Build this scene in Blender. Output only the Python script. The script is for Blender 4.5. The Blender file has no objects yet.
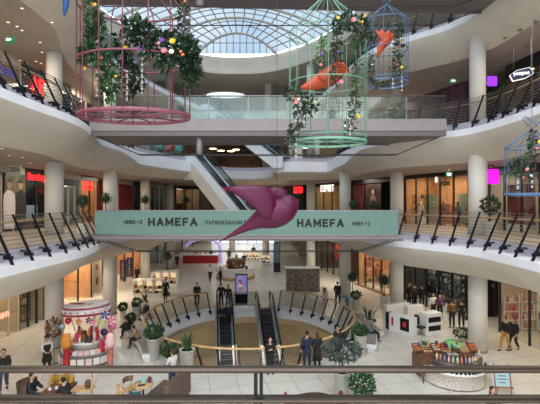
import bpy, math, random
from mathutils import Vector, Matrix
from mathutils.geometry import tessellate_polygon
random.seed(7)
PI = math.pi
C = bpy.context.scene.collection
sc = bpy.context.scene
F1, F2, F3 = 6.1, 11.9, 17.8
EYE = 7.8

# ---------------------------------------------------------------- materials
def lin(c):
    c = c / 255.0
    return c / 12.92 if c <= 0.04045 else ((c + 0.055) / 1.055) ** 2.4
_M = {}
def mat(name, rgb, rough=0.6, metal=0.0, emit=0.0, ecol=None, var=0.10, scale=6.0, alpha=1.0, spec=0.5, rgb2=None):
    if name in _M: return _M[name]
    m = bpy.data.materials.new(name); m.use_nodes = True
    nt = m.node_tree; b = nt.nodes['Principled BSDF']
    col = [lin(v) for v in rgb]
    tc = nt.nodes.new('ShaderNodeTexCoord'); nz = nt.nodes.new('ShaderNodeTexNoise')
    nz.inputs['Scale'].default_value = scale; nz.inputs['Detail'].default_value = 3
    nt.links.new(tc.outputs['Object'], nz.inputs['Vector'])
    rp = nt.nodes.new('ShaderNodeValToRGB')
    c2 = [lin(v) for v in rgb2] if rgb2 else [v * (1 - var) for v in col]
    rp.color_ramp.elements[0].position = 0.38 if not rgb2 else 0.47
    rp.color_ramp.elements[1].position = 0.62 if not rgb2 else 0.53
    rp.color_ramp.elements[0].color = (*c2, 1); rp.color_ramp.elements[1].color = (*[min(1, v * (1 + var * .4)) for v in col], 1)
    nt.links.new(nz.outputs['Fac'], rp.inputs['Fac']); nt.links.new(rp.outputs['Color'], b.inputs['Base Color'])
    b.inputs['Roughness'].default_value = rough; b.inputs['Metallic'].default_value = metal
    b.inputs['Specular IOR Level'].default_value = spec
    if emit:
        if ecol: b.inputs['Emission Color'].default_value = (*[lin(v) for v in ecol], 1)
        else: nt.links.new(rp.outputs['Color'], b.inputs['Emission Color'])
        b.inputs['Emission Strength'].default_value = emit
    _M[name] = m; return m
def glass(name, tint=(240, 248, 246), fac=0.10, rough=0.03):
    if name in _M: return _M[name]
    m = bpy.data.materials.new(name); m.use_nodes = True
    nt = m.node_tree; nt.nodes.remove(nt.nodes['Principled BSDF'])
    out = nt.nodes['Material Output']
    t = nt.nodes.new('ShaderNodeBsdfTransparent'); t.inputs['Color'].default_value = (*[lin(v) for v in tint], 1)
    g = nt.nodes.new('ShaderNodeBsdfGlossy'); g.inputs['Roughness'].default_value = rough
    g.inputs['Color'].default_value = (.85, .93, .92, 1)
    mx = nt.nodes.new('ShaderNodeMixShader'); mx.inputs['Fac'].default_value = fac
    nt.links.new(t.outputs[0], mx.inputs[1]); nt.links.new(g.outputs[0], mx.inputs[2]); nt.links.new(mx.outputs[0], out.inputs['Surface'])
    _M[name] = m; return m
def tile_mat(name, c1, c2, cm, w, h, rough=0.3, mortar=0.012, off=0.0):
    m = bpy.data.materials.new(name); m.use_nodes = True
    nt = m.node_tree; b = nt.nodes['Principled BSDF']
    tc = nt.nodes.new('ShaderNodeTexCoord'); br = nt.nodes.new('ShaderNodeTexBrick')
    br.offset = off; br.inputs['Scale'].default_value = 1.0
    br.inputs['Color1'].default_value = (*[lin(v) for v in c1], 1); br.inputs['Color2'].default_value = (*[lin(v) for v in c2], 1)
    br.inputs['Mortar'].default_value = (*[lin(v) for v in cm], 1)
    br.inputs['Mortar Size'].default_value = mortar; br.inputs['Brick Width'].default_value = w; br.inputs['Row Height'].default_value = h
    mp = nt.nodes.new('ShaderNodeMapping'); mp.inputs['Rotation'].default_value = (0, 0, -0.22)
    nt.links.new(tc.outputs['Object'], mp.inputs['Vector']); nt.links.new(mp.outputs['Vector'], br.inputs['Vector'])
    nz = nt.nodes.new('ShaderNodeTexNoise'); nz.inputs['Scale'].default_value = 0.6; nz.inputs['Detail'].default_value = 6
    nt.links.new(tc.outputs['Object'], nz.inputs['Vector'])
    mx = nt.nodes.new('ShaderNodeMix'); mx.data_type = 'RGBA'; mx.blend_type = 'MULTIPLY'; mx.inputs[0].default_value = 0.25
    nt.links.new(br.outputs['Color'], mx.inputs[6]); nt.links.new(nz.outputs['Fac'], mx.inputs[7])
    nt.links.new(mx.outputs[2], b.inputs['Base Color'])
    b.inputs['Roughness'].default_value = rough
    _M[name] = m; return m

M_floor = tile_mat('ground_tiles', (226, 222, 212), (219, 214, 204), (150, 144, 134), 1.2, 1.2, 0.28)
M_gfloor = tile_mat('gallery_tiles', (186, 172, 154), (178, 164, 146), (120, 112, 104), 0.6, 0.6, 0.35)
M_white = mat('white_kerb_paint', (238, 238, 242), 0.5, var=.04, scale=1.5)
M_cream = mat('cream_plaster', (214, 204, 189), 0.75, var=.05, scale=.8)
M_ceil = mat('grey_ceiling_paint', (176, 166, 158), 0.8, var=.05, scale=.7)
M_lav = mat('lavender_riser', (186, 180, 196), 0.45, var=.08)
M_col = mat('column_paint', (218, 213, 203), 0.6, var=.04, scale=1.2)
M_beige = mat('beige_wall', (190, 172, 146), 0.7, var=.08, scale=1)
M_taupe = mat('taupe_beam', (150, 141, 140), 0.55, var=.06, scale=1)
M_taupe2 = mat('dark_taupe_beam', (112, 104, 102), 0.5, var=.06)
M_black = mat('black_steel', (26, 26, 30), 0.35, 0.4)
M_steel = mat('brushed_steel', (150, 150, 150), 0.35, 0.8)
M_dsteel = mat('dark_steel_rod', (60, 58, 60), 0.4, 0.6)
M_wood = mat('pale_wood', (196, 160, 118), 0.45, rgb2=(176, 140, 98), scale=9)
M_dwood = mat('brown_wood', (112, 78, 54), 0.5, rgb2=(92, 62, 42), scale=9)
M_glass = glass('balustrade_glass', (232, 240, 238), 0.09)
M_sglass = glass('shop_glass', (240, 244, 242), 0.07)
M_rglass = glass('roof_glass', (158, 170, 180), 0.03)
M_whitep = mat('white_laminate', (232, 230, 226), 0.4, var=.03)
M_pot = mat('white_planter', (222, 220, 212), 0.4, var=.04)
M_soil = mat('dark_soil', (50, 38, 30), 0.9)
M_leaf = mat('green_leaves', (52, 92, 46), 0.5, rgb2=(34, 64, 34), scale=3)
M_leafd = mat('dark_green_leaves', (36, 62, 34), 0.5, rgb2=(24, 44, 26), scale=3)
M_leafg = mat('grey_green_leaves', (84, 98, 90), 0.7, rgb2=(50, 62, 58), scale=3)
M_leafl = mat('light_green_leaves', (88, 132, 60), 0.5, rgb2=(60, 100, 44), scale=3)
M_bark = mat('brown_bark', (84, 62, 46), 0.9)
M_skin = mat('skin', (206, 160, 134), 0.55, var=.04)
M_eye = mat('dark_eye', (30, 24, 22), 0.3)
M_lip = mat('lip', (160, 90, 84), 0.5)
def cl(name, rgb, rough=.8): return mat('cloth_' + name, rgb, rough, var=.12, scale=20)
M_cblack = cl('black', (28, 27, 30)); M_cnavy = cl('navy', (34, 42, 66)); M_cjean = cl('denim', (58, 74, 104)); M_cgrey = cl('grey', (112, 114, 112))
M_cwhite = cl('white', (220, 216, 210)); M_cyel = cl('mustard', (182, 140, 56)); M_ctan = cl('tan', (160, 132, 104)); M_cred = cl('red', (176, 44, 44))
M_ccyan = cl('cyan', (48, 140, 172)); M_cbrown = cl('brown', (88, 62, 48)); M_cplum = cl('plum', (98, 50, 84))
M_hdark = mat('dark_hair', (34, 26, 22), .7, scale=30); M_hbrown = mat('brown_hair', (74, 48, 34), .7, scale=30)
M_shoe = mat('black_shoe', (22, 20, 20), .4)

# ---------------------------------------------------------------- mesh builder
class MB:
    def __init__(s): s.v = []; s.f = []; s.mi = []; s.sm = []
    def add(s, vs, fs, mi=0, smooth=False):
        n = len(s.v); s.v += [tuple(p) for p in vs]
        for f in fs: s.f.append(tuple(i + n for i in f)); s.mi.append(mi); s.sm.append(smooth)
        return s
    def box(s, x0, x1, y0, y1, z0, z1, mi=0, M=None):
        vs = [Vector(p) for p in ((x0, y0, z0), (x1, y0, z0), (x1, y1, z0), (x0, y1, z0), (x0, y0, z1), (x1, y0, z1), (x1, y1, z1), (x0, y1, z1))]
        if M: vs = [M @ p for p in vs]
        return s.add(vs, [(3, 2, 1, 0), (4, 5, 6, 7), (0, 1, 5, 4), (1, 2, 6, 5), (2, 3, 7, 6), (3, 0, 4, 7)], mi)
    def bbox(s, x0, x1, y0, y1, z0, z1, b=0.02, mi=0, M=None):   # bevelled upright box
        def ring(z, k): return [(x0 + k + b, y0 + k, z), (x1 - k - b, y0 + k, z), (x1 - k, y0 + k + b, z), (x1 - k, y1 - k - b, z), (x1 - k - b, y1 - k, z), (x0 + k + b, y1 - k, z), (x0 + k, y1 - k - b, z), (x0 + k, y0 + k + b, z)]
        vs = ring(z0, b * .7) + ring(z0 + b, 0) + ring(z1 - b, 0) + ring(z1, b * .7)
        if M: vs = [M @ Vector(p) for p in vs]
        fs = [tuple(range(7, -1, -1)), tuple(range(24, 32))]
        for k in range(3):
            for i in range(8): fs.append((k * 8 + i, k * 8 + (i + 1) % 8, k * 8 + 8 + (i + 1) % 8, k * 8 + 8 + i))
        return s.add(vs, fs, mi)
    def tube(s, pts, r, n=8, mi=0, closed=False, rb=None, cap=True):
        pts = [Vector(p) for p in pts]; N = len(pts)
        rs = r if isinstance(r, (list, tuple)) else [r] * N
        vs = []; up0 = None
        for i, p in enumerate(pts):
            a = pts[(i - 1) % N] if (closed or i > 0) else p; b = pts[(i + 1) % N] if (closed or i < N - 1) else p
            t = (b - a)
            if t.length < 1e-9: t = Vector((0, 0, 1))
            t.normalize()
            up = Vector((0, 0, 1)) if abs(t.z) < .95 else Vector((0, 1, 0)) if up0 is None else up0
            sx = t.cross(up).normalized(); sy = sx.cross(t).normalized(); up0 = sy
            k = rb if rb else 1.0
            for j in range(n):
                an = 2 * PI * j / n
                vs.append(p + sx * math.cos(an) * rs[i] + sy * math.sin(an) * rs[i] * k)
        fs = []
        for i in range(N if closed else N - 1):
            for j in range(n):
                a = i * n + j; b = i * n + (j + 1) % n; c = ((i + 1) % N) * n + (j + 1) % n; d = ((i + 1) % N) * n + j
                fs.append((a, b, c, d))
        if not closed and cap: fs.append(tuple(range(n - 1, -1, -1))); fs.append(tuple((N - 1) * n + j for j in range(n)))
        return s.add(vs, fs, mi, True)
    def lathe(s, prof, cx=0, cy=0, n=24, mi=0, smooth=True, a0=0, a1=2 * PI, sy=1.0, cap=True):
        full = abs(a1 - a0 - 2 * PI) < 1e-6; m = n if full else n + 1
        vs = []
        for (r, z) in prof:
            for j in range(m):
                a = a0 + (a1 - a0) * j / n; vs.append((cx + r * math.cos(a), cy + r * math.sin(a) * sy, z))
        fs = []
        for i in range(len(prof) - 1):
            for j in range(n):
                k = (j + 1) % m
                fs.append((i * m + j, i * m + k, (i + 1) * m + k, (i + 1) * m + j))
        if cap and full and prof[0][0] > 1e-4: fs.append(tuple(range(m - 1, -1, -1)))
        if cap and full and prof[-1][0] > 1e-4: fs.append(tuple((len(prof) - 1) * m + j for j in range(m)))
        return s.add(vs, fs, mi, smooth)
    def ell(s, c, r, n=12, m=8, mi=0, M=None):
        vs = []; 
        for i in range(m + 1):
            th = PI * i / m
            for j in range(n):
                a = 2 * PI * j / n
                p = Vector((r[0] * math.sin(th) * math.cos(a), r[1] * math.sin(th) * math.sin(a), -r[2] * math.cos(th)))
                if M: p = M @ p
                vs.append(p + Vector(c))
        fs = [(i * n + j, i * n + (j + 1) % n, (i + 1) * n + (j + 1) % n, (i + 1) * n + j) for i in range(m) for j in range(n)]
        return s.add(vs, fs, mi, True)
    def prism(s, poly, z0, z1, mi=0, M=None):
        n = len(poly); vs = [Vector((p[0], p[1], z0)) for p in poly] + [Vector((p[0], p[1], z1)) for p in poly]
        if M: vs = [M @ v for v in vs]
        fs = [tuple(range(n - 1, -1, -1)), tuple(range(n, 2 * n))] + [(i, (i + 1) % n, n + (i + 1) % n, n + i) for i in range(n)]
        return s.add(vs, fs, mi)
    def flat(s, poly, z, mi=0):
        vs = [Vector((p[0], p[1], z)) for p in poly]
        return s.add(vs, [tuple(t) for t in tessellate_polygon([vs])], mi)
    def build(s, name, mats, parent=None, loc=None, rz=0):
        me = bpy.data.meshes.new(name); me.from_pydata(s.v, [], s.f)
        if not isinstance(mats, (list, tuple)): mats = [mats]
        for m in mats: me.materials.append(m)
        for p, k, sm in zip(me.polygons, s.mi, s.sm): p.material_index = k; p.use_smooth = sm
        me.validate(); me.update()
        return link(name, me, parent, loc, rz)
def link(name, data, parent=None, loc=None, rz=0):
    o = bpy.data.objects.new(name, data); C.objects.link(o)
    if parent: o.parent = parent
    if loc: o.location = loc
    if rz: o.rotation_euler = (0, 0, rz)
    return o
LABELS = {}
def tag(o, label, cat, group=None):
    o['label'] = label; o['category'] = cat
    if group: o['group'] = group
    LABELS.setdefault(label, []).append((o.name, group)); return o
def thing(name, label, cat, loc=(0, 0, 0), rz=0, group=None):
    o = link(name, None, None, loc, rz); o.empty_display_size = .1
    return tag(o, label, cat, group)
def struct(o): o['kind'] = 'structure'; return o
def dup(root, loc, rz, label, group=None, scale=None):
    r = root.copy(); C.objects.link(r); r.location = loc; r.rotation_euler = (0, 0, rz)
    if scale: r.scale = (scale,) * 3
    tag(r, label, root['category'], group)
    for ch in list(root.children):
        c = ch.copy(); C.objects.link(c); c.parent = r
        for g in list(ch.children):
            d = g.copy(); C.objects.link(d); d.parent = c
    return r
def gp(px, py, z=0.0):
    d = (EYE - z) * 400 / (py - 202.0); return ((px - 270) * d / 400, d, z)
def at(px, py, d): return ((px - 270) * d / 400, d, EYE - (py - 202) * d / 400)
def smooth(pts, n=4):
    out = []; P = [pts[0]] + list(pts) + [pts[-1]]
    for i in range(1, len(P) - 2):
        p0, p1, p2, p3 = P[i - 1], P[i], P[i + 1], P[i + 2]
        for k in range(n):
            t = k / n
            out.append(tuple(.5 * ((2 * p1[a]) + (-p0[a] + p2[a]) * t + (2 * p0[a] - 5 * p1[a] + 4 * p2[a] - p3[a]) * t * t + (-p0[a] + 3 * p1[a] - 3 * p2[a] + p3[a]) * t ** 3) for a in range(len(p1))))
    out.append(tuple(pts[-1])); return out
def normals(P):
    ns = []
    for i in range(len(P)):
        a = P[max(0, i - 1)]; b = P[min(len(P) - 1, i + 1)]
        t = Vector((b[0] - a[0], b[1] - a[1])).normalized(); ns.append(Vector((-t.y, t.x)))
    return ns
def segdist(p, a, b):
    ab = Vector((b[0] - a[0], b[1] - a[1])); ap = Vector((p[0] - a[0], p[1] - a[1]))
    L = ab.length_squared; t = max(0, min(1, ap.dot(ab) / L)) if L > 0 else 0
    return (ap - ab * t).length
def offset(P, u):
    if abs(u) < 1e-6: return [tuple(p[:2]) for p in P]
    ns = normals(P); out = []; ok = []
    for p, n in zip(P, ns):
        q = (p[0] + n.x * u, p[1] + n.y * u); out.append(q)
        ok.append(min(segdist(q, P[i], P[i + 1]) for i in range(len(P) - 1)) > abs(u) * .96)
    for i in range(len(out)):
        if not ok[i]:
            js = [j for j in range(len(out)) if ok[j]]
            j = min(js, key=lambda j: abs(j - i)); out[i] = out[j]
    return out
LATE = []          # objects whose modifiers are evaluated into plain meshes at the end
def _arc(cx, cy, rx, ry, a0, a1, n=8): return [(cx + rx * math.cos(math.radians(a0 + (a1 - a0) * k / n)), cy + ry * math.sin(math.radians(a0 + (a1 - a0) * k / n))) for k in range(n + 1)]
_O = lambda: [_arc(.36, .5, .36, .5, 0, 360, 16)]
GL = {'H': [[(0, 0), (0, 1)], [(.66, 0), (.66, 1)], [(0, .5), (.66, .5)]], 'A': [[(0, 0), (.38, 1), (.76, 0)], [(.13, .3), (.63, .3)]], 'M': [[(0, 0), (0, 1), (.42, .25), (.84, 1), (.84, 0)]],
 'E': [[(.56, 0), (0, 0), (0, 1), (.56, 1)], [(0, .52), (.48, .52)]], 'F': [[(0, 0), (0, 1), (.56, 1)], [(0, .48), (.46, .48)]], 'I': [[(0, 0), (0, 1)]], 'T': [[(0, 1), (.66, 1)], [(.33, 0), (.33, 1)]],
 'R': [[(0, 0), (0, 1), (.36, 1)] + _arc(.36, .76, .22, .24, 90, -90) + [(0, .52)], [(.32, .5), (.6, 0)]], 'P': [[(0, 0), (0, 1), (.36, 1)] + _arc(.36, .74, .22, .26, 90, -90) + [(0, .48)]],
 'S': [_arc(.29, .74, .27, .26, 20, 270) + _arc(.29, .25, .29, .25, 90, -160)], 'O': _O(), 'C': [_arc(.36, .5, .36, .5, 50, 310, 12)], 'И': [[(0, 1), (0, 0), (.66, 1), (.66, 0)]], 'Н': [[(0, 0), (0, 1)], [(.66, 0), (.66, 1)], [(0, .5), (.66, .5)]],
 'В': [[(0, 0), (0, 1), (.32, 1)] + _arc(.32, .76, .2, .24, 90, -90) + [(0, .52)], [(.32, .52)] + _arc(.34, .26, .24, .26, 90, -90) + [(0, 0)]], 'О': _O(), 'С': [_arc(.36, .5, .36, .5, 50, 310, 12)],
 'П': [[(0, 0), (0, 1), (.62, 1), (.62, 0)]], 'Ъ': [[(-.05, 1), (.15, 1), (.15, 0), (.42, 0)] + _arc(.42, .26, .22, .26, -90, 90) + [(.15, .52)]], 'Р': [[(0, 0), (0, 1), (.36, 1)] + _arc(.36, .74, .22, .26, 90, -90) + [(0, .48)]],
 'К': [[(0, 0), (0, 1)], [(.6, 1), (.05, .5), (.6, 0)]], 'Л': [[(0, 0), (.12, .1), (.2, 1), (.62, 1), (.62, 0)]], 'А': [[(0, 0), (.38, 1), (.76, 0)], [(.13, .3), (.63, .3)]], 'Б': [[(.56, 1), (0, 1), (0, 0), (.32, 0)] + _arc(.34, .27, .24, .27, -90, 90) + [(0, .54)]],
 'Г': [[(0, 0), (0, 1), (.54, 1)]], 'Е': [[(.56, 0), (0, 0), (0, 1), (.56, 1)], [(0, .52), (.48, .52)]], 'Ц': [[(.0, 1), (0, 0), (.6, 0), (.6, 1)], [(.6, 0), (.75, 0), (.75, -.2)]], '+': [[(.05, .5), (.6, .5)], [(.32, .25), (.32, .75)]],
 '2': [_arc(.3, .72, .28, .28, 160, -30) + [(0, 0), (.6, 0)]], 'N': [[(0, 0), (0, 1), (.66, 0), (.66, 1)]], 'D': [[(0, 0), (0, 1), (.25, 1)] + _arc(.25, .5, .42, .5, 90, -90) + [(0, 0)]], 'Y': [[(0, 1), (.34, .5), (.68, 1)], [(.34, .5), (.34, 0)]], 'L': [[(0, 1), (0, 0), (.52, 0)]], '&': [_arc(.3, .76, .18, .2, 0, 360, 10), _arc(.3, .27, .3, .28, 60, 330, 10)],
 'c': [_arc(.28, .35, .28, .35, 50, 310)], 'n': [[(0, 0), (0, .7)], [(0, .45)] + _arc(.25, .45, .25, .25, 180, 0) + [(.5, 0)]], 'i': [[(0, 0), (0, .7)], [(0, .9), (0, 1)]], 'o': [_arc(.3, .35, .3, .35, 0, 360, 12)], 'e': [[(.02, .36), (.56, .36)] + _arc(.29, .35, .28, .35, 5, 310)], 'p': [[(0, -.3), (0, .7)], _arc(.28, .35, .28, .35, 0, 360, 12)],
 'm': [[(0, 0), (0, .7)], [(0, .48)] + _arc(.2, .5, .2, .2, 180, 0, 6) + [(.4, 0)], [(.4, .48)] + _arc(.6, .5, .2, .2, 180, 0, 6) + [(.8, 0)]], 's': [_arc(.22, .52, .2, .18, 30, 270, 6) + _arc(.22, .17, .22, .17, 90, -150, 6)], 'h': [[(0, 0), (0, 1)], [(0, .45)] + _arc(.25, .45, .25, .25, 180, 0) + [(.5, 0)]], 'r': [[(0, 0), (0, .7)], [(0, .45)] + _arc(.22, .45, .22, .25, 180, 60)], 't': [[(.15, 1), (.15, .1), (.35, 0)], [(0, .7), (.34, .7)]], 'l': [[(0, 0), (0, 1)]], 'a': [_arc(.27, .35, .27, .35, 0, 360, 12), [(.54, 0), (.54, .7)]]}
GL['B'] = GL['В']; GL['j'] = [[(.1, .7), (.1, -.1), (-.1, -.25)]]; GL['u'] = [[(0, .7), (0, .2), (.15, 0), (.4, 0), (.55, .2)], [(.55, .7), (.55, 0)]]
def text(body, width, height, loc, rz, m, parent=None, name='lettering', bold=0.02, ext=0.015, tilt=PI / 2, lbl=None):
    """flat block lettering drawn with strokes; one mesh per line of writing"""
    st = .10 + bold * 3.2; segs = []; x = 0
    for ch in body:
        if ch == ' ': x += .42; continue
        g = GL[ch]; xs = [p[0] for s in g for p in s]; x0 = min(xs)
        for s in g: segs.append([(p[0] - x0 + x, p[1]) for p in s])
        x += max(xs) - x0 + .20 + st
    W_ = max(p[0] for s in segs for p in s) + st; lo = min(p[1] for s in segs for p in s) - st / 2; hi = max(p[1] for s in segs for p in s) + st / 2
    H_ = height if height else width * (hi - lo) / W_; sx = width / W_; sy = H_ / (hi - lo); mb = MB(); dz = .0
    for s in segs:
        for (ax, ay), (bx, by) in zip(s, s[1:]):
            L = math.hypot(bx - ax, by - ay)
            if L < 1e-6: continue
            ux, uy = (bx - ax) / L * st / 2, (by - ay) / L * st / 2; q = [(ax - ux * .9 + uy, ay - uy * .9 - ux), (bx + ux * .9 + uy, by + uy * .9 - ux), (bx + ux * .9 - uy, by + uy * .9 + ux), (ax - ux * .9 - uy, ay - uy * .9 + ux)]
            dz += .00004; mb.prism([((p[0] + st / 2 - W_ / 2) * sx, (p[1] - (lo + hi) / 2) * sy) for p in q], -ext, ext + dz)
    o = mb.build(name, m, parent, loc); o.rotation_euler = (tilt, 0, rz); return o
def skin(name, verts, edges, radii, m, parent, sub=1):
    me = bpy.data.meshes.new(name); me.from_pydata(verts, edges, []); me.materials.append(m)
    o = link(name, me, parent)
    o.modifiers.new('Skin', 'SKIN'); 
    sv = me.skin_vertices[0].data
    for i, r in enumerate(radii):
        sv[i].radius = (r, r) if not isinstance(r, tuple) else r
        sv[i].use_root = (i == 0)
    o.modifiers['Skin'].use_smooth_shade = True
    ss = o.modifiers.new('Sub', 'SUBSURF'); ss.levels = sub; ss.render_levels = sub
    LATE.append(('skin', o)); return o
def finish():
    bpy.context.view_layer.update(); dg = bpy.context.evaluated_depsgraph_get()
    for it in LATE:
        o = it[1]; me = bpy.data.meshes.new_from_object(o.evaluated_get(dg)); old = o.data; nm = o.name
        if it[0] == 'skin':
            o.modifiers.clear(); extra = EXTRA.get(o.name)
            if extra:                        # head and hands joined into the same body mesh
                vs = [tuple(v.co) for v in me.vertices]; fs = [tuple(p.vertices) for p in me.polygons]; n = len(vs)
                m2 = bpy.data.meshes.new(nm); m2.from_pydata(vs + extra.v, [], fs + [tuple(i + n for i in f) for f in extra.f])
                for mm in (M_skin if EXM.get(o.name) is None else EXM[o.name], M_eye if EXM.get(o.name) is None else EXM[o.name], M_lip if EXM.get(o.name) is None else EXM[o.name]): m2.materials.append(mm)
                for p in m2.polygons: p.use_smooth = True
                for k, mi in enumerate(extra.mi): m2.polygons[len(fs) + k].material_index = mi
                m2.update(); me = m2
            o.data = me
        else:
            xs = [v.co.x for v in me.vertices]; ys = [v.co.y for v in me.vertices]
            if xs:
                w = max(xs) - min(xs); h = max(ys) - min(ys); cx = (max(xs) + min(xs)) / 2; cy = (max(ys) + min(ys)) / 2
                sx = it[2] / w; sy = (it[3] / h) if it[3] else sx
                for v in me.vertices: v.co = Vector(((v.co.x - cx) * sx, (v.co.y - cy) * sy, v.co.z))
            new = bpy.data.objects.new('tmp', me); C.objects.link(new)
            new.parent = o.parent; new.location = o.location; new.rotation_euler = o.rotation_euler
            for k in o.keys(): new[k] = o[k]
            bpy.data.objects.remove(o, do_unlink=True); new.name = nm
EXTRA = {}; EXM = {}

# ---------------------------------------------------------------- people
def person(label, loc, rz, pose='stand', arms='down', h=1.72, top=None, legs=None, hair=None, skirt=None, long_hair=False, hat=None, held=None, apron=None, mono=None, cat='person', name='person', group=None, shoes=None, kid=False):
    top = top or M_cblack; legs = legs or M_cblack; hair = hair or M_hdark; shoes = shoes or M_shoe
    t = thing(name, label, cat, loc, rz, group); k = h / 1.75; t.scale = (k, k, k)
    dz = 0; P = {}
    P['pel'] = (0, 0, .95); P['sp'] = (0, 0.01, 1.13); P['ch'] = (0, 0, 1.32); P['nk'] = (0, .0, 1.47); P['hd'] = (0, -.015, 1.56)
    for s, n in ((-1, 'l'), (1, 'r')):
        P['sh' + n] = (s * .18, 0, 1.41); P['el' + n] = (s * .245, .03, 1.14); P['wr' + n] = (s * .255, -.05, .90); P['ha' + n] = (s * .25, -.075, .82)
        P['hp' + n] = (s * .095, 0, .91); P['kn' + n] = (s * .11, -.025, .50); P['an' + n] = (s * .11, .03, .09); P['to' + n] = (s * .13, -.13, .035)
        if arms == 'phone' or (arms == 'onephone' and s == 1): P['el' + n] = (s * .22, -.06, 1.15); P['wr' + n] = (s * .10, -.26, 1.24); P['ha' + n] = (s * .05, -.31, 1.27)
        if arms == 'rail': P['el' + n] = (s * .27, -.14, 1.18); P['wr' + n] = (s * .24, -.36, 1.13); P['ha' + n] = (s * .22, -.44, 1.12)
        if arms == 'railone' and s == -1: P['el' + n] = (s * .36, -.06, 1.22); P['wr' + n] = (s * .52, -.18, 1.17); P['ha' + n] = (s * .59, -.23, 1.16)
        if arms == 'lap': P['el' + n] = (s * .24, -.08, 1.14); P['wr' + n] = (s * .12, -.28, 1.02); P['ha' + n] = (s * .07, -.34, 1.0)
        if arms == 'table': P['el' + n] = (s * .27, -.16, 1.17); P['wr' + n] = (s * .16, -.38, 1.16); P['ha' + n] = (s * .10, -.45, 1.15)
        if arms == 'camera': P['el' + n] = (s * .25, -.12, 1.22); P['wr' + n] = (s * .10, -.24, 1.44); P['ha' + n] = (s * .06, -.28, 1.5)
    if pose == 'walk':
        P['knl'] = (-.10, -.16, .52); P['anl'] = (-.10, -.26, .10); P['tol'] = (-.11, -.43, .05)
        P['knr'] = (.10, .05, .49); P['anr'] = (.10, .30, .15); P['tor'] = (.11, .18, .04)
        if arms == 'down': P['wrl'] = (-.27, .08, .92); P['hal'] = (-.27, .08, .84); P['wrr'] = (.27, -.20, .95); P['har'] = (.26, -.25, .88)
    if pose in ('sit', 'sitlean'):
        dz = -.49; P = {a: (x, y, z + (dz if a[:2] not in ('kn', 'an', 'to') else 0)) for a, (x, y, z) in P.items()}
        for s, n in ((-1, 'l'), (1, 'r')):
            P['kn' + n] = (s * .14, -.44, .50); P['an' + n] = (s * .14, -.42, .09); P['to' + n] = (s * .15, -.58, .035)
        if pose == 'sitlean':
            for a in ('sp', 'ch', 'nk', 'hd', 'shl', 'shr'):
                x, y, z = P[a]; q = (z - .46); P[a] = (x, y - q * .42, z - q * .10)
            for n, s in (('l', -1), ('r', 1)): P['el' + n] = (s * .2, -.38, .68); P['wr' + n] = (s * .08, -.58, .62); P['ha' + n] = (s * .04, -.64, .58)
    order = list(P.keys()); idx = {a: i for i, a in enumerate(order)}
    vs = [P[a] for a in order]
    E = [('pel', 'sp'), ('sp', 'ch'), ('ch', 'nk'), ('nk', 'hd')]
    for n in 'lr': E += [('ch', 'sh' + n), ('sh' + n, 'el' + n), ('el' + n, 'wr' + n), ('wr' + n, 'ha' + n), ('pel', 'hp' + n), ('hp' + n, 'kn' + n), ('kn' + n, 'an' + n), ('an' + n, 'to' + n)]
    R = dict(pel=.10, sp=.085, ch=.09, nk=.052, hd=.06)
    for n in 'lr': R.update({'sh' + n: .044, 'el' + n: .038, 'wr' + n: .027, 'ha' + n: .026, 'hp' + n: .075, 'kn' + n: .058, 'an' + n: .04, 'to' + n: .032})
    body = skin('body', vs, [(idx[a], idx[b]) for a, b in E], [R[a] for a in order], mono or M_skin, t)
    X = MB(); hd = Vector(P['hd']) + Vector((0, -.01, .09))
    # head with a face: skull, jaw, nose, ears, eyes, mouth
    X.ell(hd, (.076, .095, .115), 12, 9); X.ell(hd + Vector((0, -.025, -.055)), (.055, .062, .065), 10, 6)
    X.add([hd + Vector(p) for p in ((0, -.09, .02), (-.017, -.085, -.03), (.017, -.085, -.03), (0, -.122, -.025))], [(0, 1, 3), (0, 3, 2), (1, 2, 3)], 0, False)
    for s in (-1, 1):
        X.ell(hd + Vector((s * .078, .01, -.01)), (.014, .022, .032), 6, 4)
        X.ell(hd + Vector((s * .03, -.086, .005)), (.014, .008, .008), 6, 4, 1)
    X.ell(hd + Vector((0, -.088, -.062)), (.024, .010, .008), 6, 4, 2)
    for n, s in (('l', -1), ('r', 1)):
        w = Vector(P['wr' + n]); a = Vector(P['ha' + n]); d = (a - w).normalized()
        side = d.cross(Vector((0, 1, 0.2))).normalized(); pn = side.cross(d).normalized()
        X.ell(a, (.036, .036, .045), 8, 6)
        for q, (off, ln) in enumerate(((-.028, .062), (-.009, .074), (.010, .070), (.028, .054))):
            b0 = a + side * off + d * .02; b1 = b0 + d * ln * .55 + pn * .004; b2 = b1 + d * ln * .35 + pn * .022 * -s
            X.tube([b0, b1, b2], [.0095, .009, .007], 5)
        X.tube([a - d * .02 - side * s * .025, a - side * s * .05 + d * .008, a - side * s * .052 + d * .035], [.011, .010, .008], 5)
    EXTRA[body.name] = X
    if mono: EXM[body.name] = mono
    if mono: return t
    # jacket
    def sub(keys, edges, rad, nm, m):
        ids = {a: i for i, a in enumerate(keys)}
        return skin(nm, [P[a] for a in keys], [(ids[a], ids[b]) for a, b in edges], rad, m, t)
    cut = {}
    for n in 'lr':
        w = Vector(P['wr' + n]); e = Vector(P['el' + n]); P['cu' + n] = tuple(e.lerp(w, .9))
    P['nb'] = tuple(Vector(P['ch']).lerp(Vector(P['nk']), .62)); P['wa'] = tuple(Vector(P['pel']) + Vector((0, 0, -.03 if skirt is None else .0)))
    keys = ['ch', 'sp', 'wa', 'nb', 'shl', 'ell', 'cul', 'shr', 'elr', 'cur']
    sub(keys, [('ch', 'sp'), ('sp', 'wa'), ('ch', 'nb'), ('ch', 'shl'), ('shl', 'ell'), ('ell', 'cul'), ('ch', 'shr'), ('shr', 'elr'), ('elr', 'cur')],
        [(.165, .145), (.15, .14), (.155, .145), .105, .098, .07, .052, .098, .07, .052], 'jacket', top)
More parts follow.
